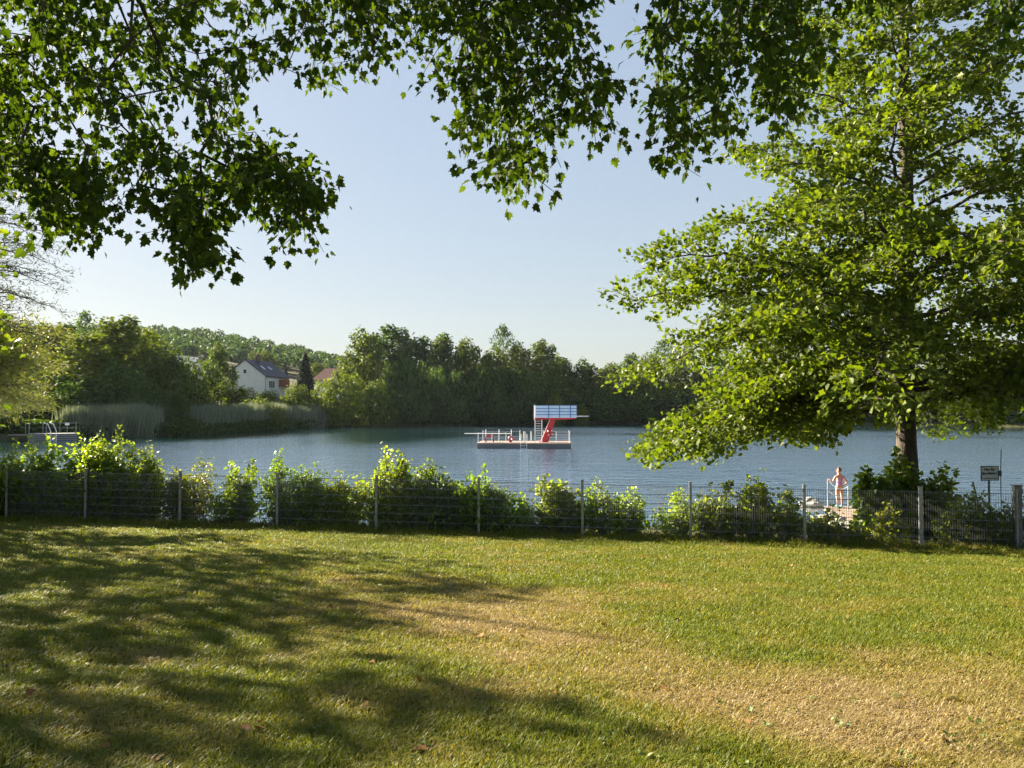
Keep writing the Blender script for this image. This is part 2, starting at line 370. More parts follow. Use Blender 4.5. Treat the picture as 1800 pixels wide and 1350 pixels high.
# ------------------------------------------------------------------ lawn grass (uncountable)
def grass():
    m, nt, bs, out = mat_new('grass_blade')
    a = nt.nodes.new('ShaderNodeAttribute'); a.attribute_name = 'dry'
    r = ramp(nt, [(0, (.088, .122, .013)), (.3, (.150, .155, .020)), (.6, (.205, .175, .052)), (1, (.270, .212, .112))]); nt.links.new(a.outputs['Fac'], r.inputs[0])
    nt.links.new(r.outputs[0], bs.inputs['Base Color']); bs.inputs['Roughness'].default_value = .5; bs.inputs['Specular IOR Level'].default_value = .2
    tr = nt.nodes.new('ShaderNodeBsdfTranslucent'); mm = nt.nodes.new('ShaderNodeMix'); mm.data_type = 'RGBA'; mm.blend_type = 'MULTIPLY'; mm.inputs[0].default_value = 1; mm.inputs[7].default_value = (1.5, 1.4, .6, 1)
    nt.links.new(r.outputs[0], mm.inputs[6]); nt.links.new(mm.outputs[2], tr.inputs[0])
    ms = nt.nodes.new('ShaderNodeMixShader'); ms.inputs[0].default_value = .4
    nt.links.new(bs.outputs[0], ms.inputs[1]); nt.links.new(tr.outputs[0], ms.inputs[2]); nt.links.new(ms.outputs[0], out.inputs[0])
    n = 1250000
    y = 2.3 + (rng.random(n) ** 1.35) * 18.5
    x = (rng.random(n) * 2 - 1) * (.70 * y + 1.8)
    keep = (y < fence_y(x) + .5) & (fbm(x * 3.1, y * 3.1, 3) + .35 * rng.random(n) > .42)
    x = x[keep]; y = y[keep]; n = len(x)
    dr = dryness(x, y)
    tuft = fbm(x * 2.3 + 70, y * 2.3, 3)
    h = (.022 + .035 * rng.random(n)) * (1.15 - .35 * dr) * (.6 + .9 * tuft) * (1 + .018 * y)
    near_f = sstep(1.0, .0, fence_y(x) - y)
    h = h * (1 + 2.2 * near_f * rng.random(n))
    w = (.0012 + .0009 * rng.random(n)) * (1 + y / 5.0)
    z = ground_z(x, y) - .004
    az = rng.random(n) * 2 * np.pi; lean = .25 + .9 * rng.random(n) + .5 * dr
    d = np.stack([np.cos(az), np.sin(az), np.zeros(n)], 1); s = np.stack([-np.sin(az), np.cos(az), np.zeros(n)], 1)
    up = np.array([0, 0, 1.])
    b = np.stack([x, y, z], 1)
    mid = b + up * (h * .6)[:, None] + d * (h * lean * .35)[:, None]
    tip = b + up * (h * (1.05 - .25 * lean))[:, None] + d * (h * lean)[:, None]
    ws = w[:, None] * s
    V = np.stack([b - ws, b + ws, mid + ws * .8, mid - ws * .8, tip], 1).reshape(-1, 3)
    base = np.arange(n)[:, None] * 5
    li = (base + np.array([0, 1, 2, 3, 3, 2, 4])[None]).ravel(); c = np.tile([4, 3], n)
    me = mesh_np('lawn_grass', V, li, c)
    val = np.clip(dr + .55 * (rng.random(n) - .5) + .25 * (rng.random(n) > .9), 0, 1)
    at = me.attributes.new('dry', 'FLOAT', 'POINT'); at.data.foreach_set('value', np.repeat(val, 5).astype(np.float32))
    tag(new_obj('lawn_grass', me, None, m), 'short mown lawn, scorched straw yellow in patches', 'grass', kind='stuff')
grass()

# a few fallen leaves on the turf
MAPLE_HALF = [(0, 0), (.20, -.08), (.22, .07), (.47, .10), (.40, .27), (.55, .50), (.36, .48), (.23, .55), (.25, .76), (.12, .76), (0, 1)]
def two_half(half, lift=.12):
    n = len(half); v = [(x, y, lift * x) for x, y in half]; v += [(-x, y, lift * x) for x, y in half[1:-1]]
    left = [0] + [n + i for i in range(n - 2)] + [n - 1]
    return v, [tuple(range(n)), tuple(left[::-1])]
T_MAPLE = two_half([(x * .88, y) for x, y in MAPLE_HALF], .35)
T_OAK = two_half([(0, 0), (.17, .12), (.33, .30), (.22, .40), (.45, .60), (.25, .74), (0, 1)], .25)
T_OVAL = two_half([(0, 0), (.26, .14), (.36, .36), (.26, .66), (0, 1)], .25)
T_CARD = ([(0, -.5, 0), (.38, -.05, .1), (0, .5, 0), (-.38, -.05, .1)], [(0, 1, 2, 3)])
T_LONG = ([(0, 0, 0), (.10, .45, .03), (0, 1, 0), (-.10, .45, .03)], [(0, 1, 2, 3)])
def fallen():
    n = 70
    y = 2.8 + 12 * rng.random(n) ** 1.3; x = (rng.random(n) * 2 - 1) * (.62 * y); z = ground_z(x, y) + .03
    N = norm(np.array([0, 0, 1.]) + .45 * rng.normal(size=(n, 3))); A = rand_unit(n) * [1, 1, .2]
    m = leaf_mat('dead_leaf', [(.10, .045, .018), (.20, .10, .035), (.22, .13, .05)], trans=.1, tcol=(1, .8, .5), spec=.1, rough=.8)
    tag(new_obj('fallen_leaves', leaf_mesh('fallen_leaves', np.stack([x, y, z], 1), A, N, .05 + .05 * rng.random(n), T_MAPLE), None, m), 'scattered dry brown leaves lying on the lawn', 'leaves', kind='stuff')
fallen()
def weeds():
    n = 300; y = 2.6 + 13 * rng.random(n) ** 1.5; x = (rng.random(n) * 2 - 1) * (.66 * y)
    k = fbm(x * .6 + 11, y * .6, 3) > .5; x, y = x[k], y[k]; m = 7
    X = np.repeat(x, m) + rng.normal(size=len(x) * m) * .03; Y = np.repeat(y, m) + rng.normal(size=len(x) * m) * .03
    P = np.stack([X, Y, ground_z(X, Y) + .018 + .02 * rng.random(len(X))], 1)
    A = norm(rng.normal(size=(len(X), 3)) * [1, 1, .15] + [0, 0, .3]); N = np.array((0, 0, 1.)) + .5 * rng.normal(size=(len(X), 3))
    m_ = leaf_mat('weed_leaf', [(.045, .085, .015), (.075, .12, .02), (.10, .14, .03)], trans=.25, rough=.5, spec=.3)
    tag(new_obj('lawn_weeds', leaf_mesh('lawn_weeds', P, A, N, (.016 + .020 * rng.random(len(X))), T_OVAL), None, m_), 'small broad leaved weeds and clover in the lawn', 'weeds', kind='stuff')
weeds()

# ------------------------------------------------------------------ branching
def graph_tree(roots, root_parent, root_len, pts, k=.25, sag=.0):
    """attach points one by one to the cheapest existing node; returns nodes, parent index"""
    nodes = [np.array(p, float) for p in roots]; par = list(root_parent); plen = list(root_len)
    order = np.argsort([min(np.linalg.norm(p - q) for q in nodes) for p in pts])
    for i in order:
        p = pts[i]; arr = np.array(nodes); d = np.linalg.norm(arr - p, axis=1)
        j = int(np.argmin(d + k * np.array(plen)))
        L = d[j]; m = max(1, int(L / .35)); a = nodes[j]; prev = j
        for s in range(1, m + 1):
            t = s / m; q = a + (p - a) * t
            if s < m: q = q + rng.normal(size=3) * .035 * L ** .5 + np.array([0, 0, sag * L * t * (1 - t)])
            nodes.append(q); par.append(prev); plen.append(plen[prev] + L / m); prev = len(nodes) - 1
    return np.array(nodes), np.array(par)

def graph_tubes(name, nodes, par, r_tip=.006, r_exp=.5, rmin=.004, k=5, fixed=None, skip=0):
    n = len(nodes); cnt = np.zeros(n)
    has = np.zeros(n, bool); has[par[par >= 0]] = True
    cnt[~has] = 1
    for i in range(n - 1, -1, -1):
        if par[i] >= 0: cnt[par[i]] += cnt[i]
    rad = np.maximum(r_tip * cnt ** r_exp, rmin)
    if fixed is not None:
        for i, r in fixed.items():
            if i < n: rad[i] = r
    e = np.where(par >= 0)[0]; e = e[e >= skip]
    return tube_mesh(name, nodes[par[e]], np.minimum(rad[par[e]], rad[e] * 1.6), nodes[e], rad[e], k)

# ------------------------------------------------------------------ overhanging maple: trunk behind the viewer, limbs reaching over
def in_poly(x, y, poly):
    c = False; n = len(poly)
    for i in range(n):
        ax, ay = poly[i]; bx, by = poly[(i + 1) % n]
        if (ay > y) != (by > y) and x < (bx - ax) * (y - ay) / (by - ay) + ax: c = not c
    return c

def canopy():
    root = empty('maple_tree', (-3.6, -3.2, 2.9))
    tag(root, 'maple with star-shaped leaves on dark branches hanging in from above the lawn', 'tree')
    T = np.array(root.location)
    masses = [  # regions the hanging sprays fill, with depth range and weight
        ([(-160, -160), (-160, 330), (20, 330), (60, 395), (160, 405), (200, 350), (300, 380), (320, 480), (350, 470), (375, 400), (430, 355), (530, 420), (560, 400), (575, 340), (535, 250), (530, 180), (590, 130), (560, -160)], (5.8, 9.3), 370),
        ([(20, 240), (20, 380), (90, 415), (160, 405), (180, 330)], (6.5, 8), 30),
        ([(300, 350), (320, 480), (350, 480), (380, 390), (450, 340), (540, 415), (560, 330), (480, 280)], (6.3, 8), 60),
        ([(540, -120), (580, 140), (660, 150), (690, 90), (760, 60), (740, -120)], (6, 9), 50),
        ([(690, -120), (700, 100), (780, 150), (800, 120), (840, -120)], (6, 8.5), 24),
        ([(770, -120), (780, 200), (830, 220), (850, 300), (870, 345), (975, 345), (985, 260), (1030, 225), (1095, 285), (1105, 150), (1060, 90), (1030, 60), (1010, -120)], (5.8, 8.6), 165),
        ([(1000, -140), (1010, 30), (1130, 20), (1120, -140)], (6.5, 9), 22),
        ([(1130, -160), (1125, 150), (1150, 240), (1130, 310), (1180, 330), (1215, 270), (1290, 260), (1340, 200), (1430, 240), (1450, 110), (1440, -160)], (5.8, 8.8), 175),
        ([(1430, -160), (1430, 10), (1560, 45), (1620, 0), (1640, -160)], (6.5, 9), 34),
        ([(1640, -160), (1690, 40), (1830, 60), (1980, 100), (1980, -160)], (6, 8.5), 46),
    ]
    pts = []
    for poly, (d0, d1), n in masses:
        xs = [p[0] for p in poly]; ys = [p[1] for p in poly]; c = 0
        while c < n:
            x = random.uniform(min(xs), max(xs)); y = random.uniform(min(ys), max(ys))
            if in_poly(x, y, poly) and (n in (30, 60) or (in_poly(x, y + 16, poly) and in_poly(x + 24, y, poly) and in_poly(x - 24, y, poly))):
                pts.append(W(x, y - 14, random.uniform(d0, d1))); c += 1
    # the rest of the crown, above and behind the viewer
    for i in range(150):
        a = random.uniform(0, 2 * math.pi); r = 9.0 * math.sqrt(random.random())
        q = np.array((T[0] + r * math.cos(a), T[1] + r * math.sin(a), 9.6 + 3.5 * random.random()))
        if q[1] < 5.0: pts.append(q)
    pts = np.array(pts)
    limbs = [[T, T + (0, 0, 1.5), T + (.1, .1, 3.2), T + (.2, .2, 5.0), T + (.2, .3, 7.0)],
             [(-3.9, -1.0, 8.6), (-4.2, 2.0, 9.2), (-4.3, 4.8, 9.2), (-4.1, 6.6, 8.6)],
             [(-1.9, -.6, 9.0), (-.9, 2.4, 9.6), (-.2, 5.0, 9.6), (.3, 6.6, 9.0)],
             [(-1.0, -1.6, 9.0), (1.0, 1.0, 9.7), (2.2, 3.8, 9.7), (2.9, 6.2, 9.0)],
             [(1.0, -.6, 10.0), (3.6, 1.8, 10.2), (5.4, 4.6, 9.8)]]
    roots = []; rp = []; fixed = {}
    for li, lb in enumerate(limbs):
        for i, p in enumerate(lb):
            roots.append(np.array(p, float))
            rp.append((len(roots) - 2) if i else (-1 if li == 0 else (3 if li != 4 else 4)))
            fixed[len(roots) - 1] = [.34, .30, .27, .24, .18][i] if li == 0 else [.13, .09, .065, .045][i]
    rl = [np.linalg.norm(p - T) * .6 for p in roots]
    nodes, par = graph_tree(roots, rp, rl, pts, k=.12, sag=.06)
    trunk = new_obj('trunk', graph_tubes('trunk', nodes[:5], par[:5], fixed=fixed, k=12), root, M['bark'])
    par2 = par.copy()
    me = graph_tubes('branches', nodes, par2, r_tip=.0042, r_exp=.44, rmin=.0035, fixed=fixed, k=5, skip=5)
    br = new_obj('branches', me, root, M['bark'])
    # leaves in sprays around every attractor and along the thin twigs
    ends = np.arange(len(roots), len(nodes))
    P = []; out = []; TW = []
    for p in pts:
        m = random.randint(17, 28); dv = norm(rng.normal(size=3) * (1, 1, .35) + np.array((0, 0, -.75))); tt = rng.random(m)
        o = rng.normal(size=(m, 3)) * .062; P.append(p + dv * (tt[:, None] - .35) * .55 + o); out.append(o + dv * .05); TW.append((p, p + dv * .34))
    P = np.concatenate(P); out = np.concatenate(out); n = len(P)
    A = norm(out) * .7 + rand_unit(n) * .5 + np.array((0, 0, -.75))
    N = np.array((0, 0, .55)) + rand_unit(n) * .8 + np.array((-.15, -.25, 0))
    S = .048 + .060 * rng.random(n)
    lv = new_obj('crown', leaf_mesh('crown', P, A, N, S, T_MAPLE), root, M['maple'])
    tw = np.array(TW); k = len(tw); twg = new_obj('twigs', tube_mesh('twigs', tw[:, 0], np.full(k, .0035), tw[:, 1], np.full(k, .0022), 4), root, M['bark'])
    for o in (trunk, br, lv, twg): o.matrix_parent_inverse = Matrix.Translation(-Vector(root.location))
canopy()

# ------------------------------------------------------------------ limb tree (the big tree by the jetty, trees beside the lawn)
def limb_tree(name, base, H, limbs, leafT, leafmat, leaf, per, label, cat='tree', group=None, r0=.34, trunk_top=None, dens=1.0, droop_leaf=.2, bark='bark', sub_len=.36, spread=.2, floor=None):
    """limbs: list of (z0 above base, azimuth, length, rise, droop)"""
    root = empty(name, tuple(base)); tag(root, label, cat, group)
    zs = np.linspace(0, H, 16)
    tx = np.cumsum(rng.normal(size=16) * .05); ty = np.cumsum(rng.normal(size=16) * .05)
    tx -= tx[0]; ty -= ty[0]
    rad = r0 * (1 - zs / H) ** .8 + .02; rad[0] *= 1.35 
    mb = MB(); mb.tube([(tx[i], ty[i], zs[i] - (.5 if i == 0 else 0)) for i in range(16)], list(rad), k=14)
    mb.build('trunk', M[bark], root, smooth=True)
    E0 = []; E1 = []; RA = []; RB = []; LP = []; LD = []
    for (z0, az, L, rise, droop) in limbs:
        d = np.array((math.cos(az), math.sin(az), 0)); side = np.array((-d[1], d[0], 0))
        start = np.array((np.interp(z0, zs, tx), np.interp(z0, zs, ty), z0))
        n = max(5, int(L / .45)); rb = max(.016, .011 * L * (1 if z0 < .6 * H else .7)); wob = rng.normal() * .25
        prev = start; path = [start]
        for i in range(1, n + 1):
            t = i / n
            p = start + d * L * t + side * (wob * L * .25 * math.sin(t * 2.6) + rng.normal() * .05) + np.array((0, 0, L * (rise * t - droop * t * t) + rng.normal() * .05))
            if floor and t > .2: p[2] = max(p[2], floor(p))
            E0.append(prev); E1.append(p); RA.append(rb * (1 - (i - 1) / n) ** .8 + .006); RB.append(rb * (1 - t) ** .8 + .006); prev = p; path.append(p)
            if t < .14: continue
            for sgn in ((1, -1) if random.random() < .75 else (random.choice((1, -1)),)):
                sl = (sub_len * L * (1.05 - t) + .55) * random.uniform(.6, 1.25)
                ang = sgn * random.uniform(.5, 1.15)
                sd = d * math.cos(ang) + side * math.sin(ang) + np.array((0, 0, random.uniform(-.38, .5)))
                m = max(2, int(sl / .3)); q0 = p
                for j in range(1, m + 1):
                    s = j / m
                    q = p + sd * sl * s + np.array((0, 0, -.22 * sl * s * s)) + rng.normal(size=3) * .05
                    if floor: q[2] = max(q[2], floor(q))
                    E0.append(q0); E1.append(q); RA.append(.014 * (1 - s) + .006); RB.append(.012 * (1 - s) + .004); q0 = q
                    LP.append(q); LD.append(sd)
        LP.append(prev); LD.append(d)
    new_obj('branches', tube_mesh('branches', E0, RA, E1, RB, 5), root, M[bark])
    LP = np.array(LP); LD = np.array(LD)
    k = rng.poisson(per * dens, len(LP)); P = np.repeat(LP, k, 0); D = np.repeat(LD, k, 0); n = len(P)
    P = P + rng.normal(size=(n, 3)) * np.array((spread, spread, spread * .85))
    A = D * .8 + rand_unit(n) * .8 + np.array((0, 0, -droop_leaf)); N = np.array((0, 0, .75)) + rand_unit(n) * .75
    S = leaf * (.65 + .7 * rng.random(n))
    new_obj('crown', leaf_mesh('crown', P, A, N, S, leafT), root, M[leafmat])
    return root

def big_tree():
    Y = 21.5; X = (1592 - 900) / F * Y; zb = float(ground_z(X, Y)) - .1
    prof = lambda z: float(np.interp(z, [3, 5, 8, 9.5, 11.2, 13, 16, 19], [6.8, 7.5, 7.2, 5.7, 4.7, 4.2, 3.6, 2.0]))
    limbs = []
    az = 0.3; z0 = 3.6
    while z0 < 18.6:
        az += 2.399963 + random.uniform(-.3, .3)
        f = (z0 - 3.5) / 13.5
        rise = .28 + .75 * f; droop = .50 - .28 * f
        L = prof(z0 + zb + 1.2) * random.uniform(.82, 1.05)
        # tips: keep radius consistent with the height they reach
        for _ in range(3): L = prof(z0 + zb + L * (rise - droop)) * random.uniform(.9, 1.04)
        limbs.append((z0, az, L, rise, droop)); z0 += .21 + .05 * f
    for (zz, a, L, ri, dr) in ((3.6, R(176), 6.8, .05, .24), (3.9, R(200), 7.3, .25, .42), (5.3, R(183), 7.7, .62, .44), (4.6, R(2), 7.0, .1, .2), (4.2, R(160), 6.7, .3, .5), (6.3, R(190), 7.4, .5, .32), (4.2, R(215), 6.5, .2, .3), (4.2, R(330), 6.4, .2, .3), (4.4, R(300), 5.8, .2, .25)):
        limbs.append((zz, a, L, ri, dr))
    limb_tree('broadleaf_tree', (X, Y, zb), 20.5, limbs, T_OAK, 'oak', .150, 19, 'large broadleaf tree with layered sunlit limbs standing behind the fence beside the jetty', r0=.28, spread=.15, floor=lambda p: 2.45 + .055 * max(0, -p[1]) - .35 * max(0, -p[0] - 5.2) + (.5 if -4.5 < p[0] < 3 else 0))
big_tree()

# ------------------------------------------------------------------ trees beyond the lake
def crown_round(seed, Rr=6.0, H=18.0, z0=.10, nb=22, nl=8500, leaf=.5, top=1.0, willow=False, taper=.5):
    r = np.random.default_rng(seed)
    P = []; O = []
    cs = []
    for i in range(nb):
        f = (i + .5) / nb; z = z0 + (.93 - z0) * f
        prof = (max(.02, math.sin(math.pi * min(.97, .12 + .88 * z))) ** .55) * (1 - .5 * taper * max(0, z - .5))
        a = i * 2.4 + r.normal() * .4; rr = prof * r.uniform(.3, .85)
        br = (.25 + .16 * r.random()) * (1.1 - .35 * f)
        cs.append((rr * math.cos(a) * Rr, rr * math.sin(a) * Rr, z * H * top, br * Rr))
    w = np.array([c[3] ** 2 for c in cs]); w /= w.sum()
    for c, ww in zip(cs, w):
        n = int(nl * ww); o = norm(r.normal(size=(n, 3))); lump = 1 + .22 * np.sin(o[:, 0] * 5 + c[0]) * np.cos(o[:, 1] * 6 + c[1]) + .12 * np.sin(o[:, 2] * 9)
        rad = c[3] * (.62 + .45 * r.random(n)) * lump
        p = np.array(c[:3]) + o * rad[:, None] * np.array((1, 1, 1.25 if not willow else 1.6))
        P.append(p); O.append(o)
    P = np.concatenate(P); O = np.concatenate(O); n = len(P)
    keep = P[:, 2] > .2; P = P[keep]; O = O[keep]; n = len(P)
    N = O + r.normal(size=(n, 3)) * .5 + np.array((0, 0, .35)); A = r.normal(size=(n, 3)) + (np.array((0, 0, -2.2)) if willow else np.array((0, 0, -.3)))
    S = leaf * (.6 + .8 * r.random(n))
    return leaf_mesh('crown', P, A, N, S, T_LONG2 if willow else T_CARD), cs
T_LONG2 = ([(0, -.7, 0), (.2, 0, .06), (0, .7, 0), (-.2, 0, .06)], [(0, 1, 2, 3)])
def trunk_for(cs, H, r=.28):
    mb = MB(); mb.tube([(0, 0, -1.5), (.05, .0, H * .3), (.0, .08, H * .6), (0, 0, H * .9)], [r, r * .75, r * .45, .05], k=8)
    for c in cs[::2]:
        mb.tube([(0, 0, c[2] * .62), (c[0] * .5, c[1] * .5, c[2] * .82), (c[0], c[1], c[2])], [r * .35, r * .25, .03], k=5)
    me = bpy.data.meshes.new('trunk'); me.from_pydata(mb.v, [], mb.f); me.update(); return me
def sparse_mesh(seed, Rr=4.0, H=20.0, z0=.45, n_l=34, leaf=.5, nl=1500):
    r = np.random.default_rng(seed); E0 = []; E1 = []; RA = []; RB = []; P = []
    zs = np.linspace(-1.5, H * .97, 8); pr = np.array((0, 0, -1.5))
    for i in range(1, 8):
        q = np.array((r.normal() * .12, r.normal() * .12, zs[i])); E0.append(pr); E1.append(q); RA.append(.2 * (1 - (i - 1) / 8)); RB.append(.2 * (1 - i / 8) + .02); pr = q
    for i in range(n_l):
        f = (i + .5) / n_l; z = H * (z0 + (.97 - z0) * f); a = i * 2.4; L = Rr * math.sin(math.pi * min(.95, .25 + .7 * f)) * r.uniform(.6, 1.05)
        s = np.array((0, 0, z)); e = s + np.array((math.cos(a) * L, math.sin(a) * L, L * .55)); m = (s + e) / 2 + r.normal(size=3) * .15
        for u, v, ra, rb in ((s, m, .06, .04), (m, e, .04, .015)): E0.append(u); E1.append(v); RA.append(ra); RB.append(rb)
        for t in (.45, .65, .85, 1.0): P.append(s + (e - s) * t)
    P = np.array(P); P = np.repeat(P, max(1, nl // len(P)), 0); P = P + r.normal(size=P.shape) * .38
    n = len(P); me = leaf_mesh('crown', P, r.normal(size=(n, 3)), r.normal(size=(n, 3)), leaf * (.5 + .7 * r.random(n)), T_CARD)
    return me, tube_mesh('trunk', E0, RA, E1, RB, 6)
def conifer_mesh(seed, Rr=3.2, H=14.0, nl=7000):
    r = np.random.default_rng(seed); n = nl
    f = 1 - np.sqrt(r.random(n)); z = H * (.03 + .97 * f); a = r.random(n) * 6.283
    lay = 1 - .28 * ((z * 1.15) % 1.0); lob = 1 + .14 * np.sin(a * 5 + np.floor(z * 1.15) * 2.1)
    rr = Rr * (1 - f) ** .85 * lay * lob * (.55 + .5 * r.random(n))
    P = np.stack([rr * np.cos(a), rr * np.sin(a), z - .1 * rr], 1); A = np.stack([np.cos(a), np.sin(a), -.35 + 0 * a], 1) + r.normal(size=(n, 3)) * .3
    N = np.array((0, 0, 1.)) + r.normal(size=(n, 3)) * .5
    return leaf_mesh('crown', P, A, N, .5 * (.6 + .7 * r.random(n)), T_CARD)

PROTO = {}
def proto(kind, v):
    key = (kind, v)
    if key in PROTO: return PROTO[key]
    s = sum(map(ord, kind)) * 10 + v
    if kind == 'round': c, cs = crown_round(s, 6, 16, .12); r = (c, trunk_for(cs, 16), 6, 16)
    elif kind == 'tall': c, cs = crown_round(s, 5, 21, .10, nb=28, nl=9500, taper=.75); r = (c, trunk_for(cs, 21), 5, 21)
    elif kind == 'bush': c, cs = crown_round(s, 5, 7, .06, nb=18, nl=6000, leaf=.42, taper=.35); r = (c, trunk_for(cs, 7, .1), 5, 7)
    elif kind == 'willow': c, cs = crown_round(s, 6, 12, .08, nb=22, nl=9000, leaf=.62, willow=True, taper=.4); r = (c, trunk_for(cs, 12), 6, 12)
    elif kind == 'sparse': c, t = sparse_mesh(s); r = (c, t, 4, 20)
    elif kind == 'conifer': c = conifer_mesh(s); mb = MB(); mb.tube([(0, 0, -1), (0, 0, 13)], [.25, .03], 8); t = bpy.data.meshes.new('trunk'); t.from_pydata(mb.v, [], mb.f); r = (c, t, 3.2, 14)
    r[0].materials.append(M['needle'] if kind == 'conifer' else M['far']); r[1].materials.append(M['bark_far'])
    PROTO[key] = r; return r
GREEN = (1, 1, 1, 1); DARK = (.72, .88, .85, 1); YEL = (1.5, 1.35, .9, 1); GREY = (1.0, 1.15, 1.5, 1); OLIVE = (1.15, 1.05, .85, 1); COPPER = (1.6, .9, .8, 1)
NAMES = {'round': 'broadleaf_tree', 'tall': 'broadleaf_tree', 'bush': 'shrub', 'willow': 'willow_tree', 'sparse': 'thin_tree', 'conifer': 'conifer_tree'}
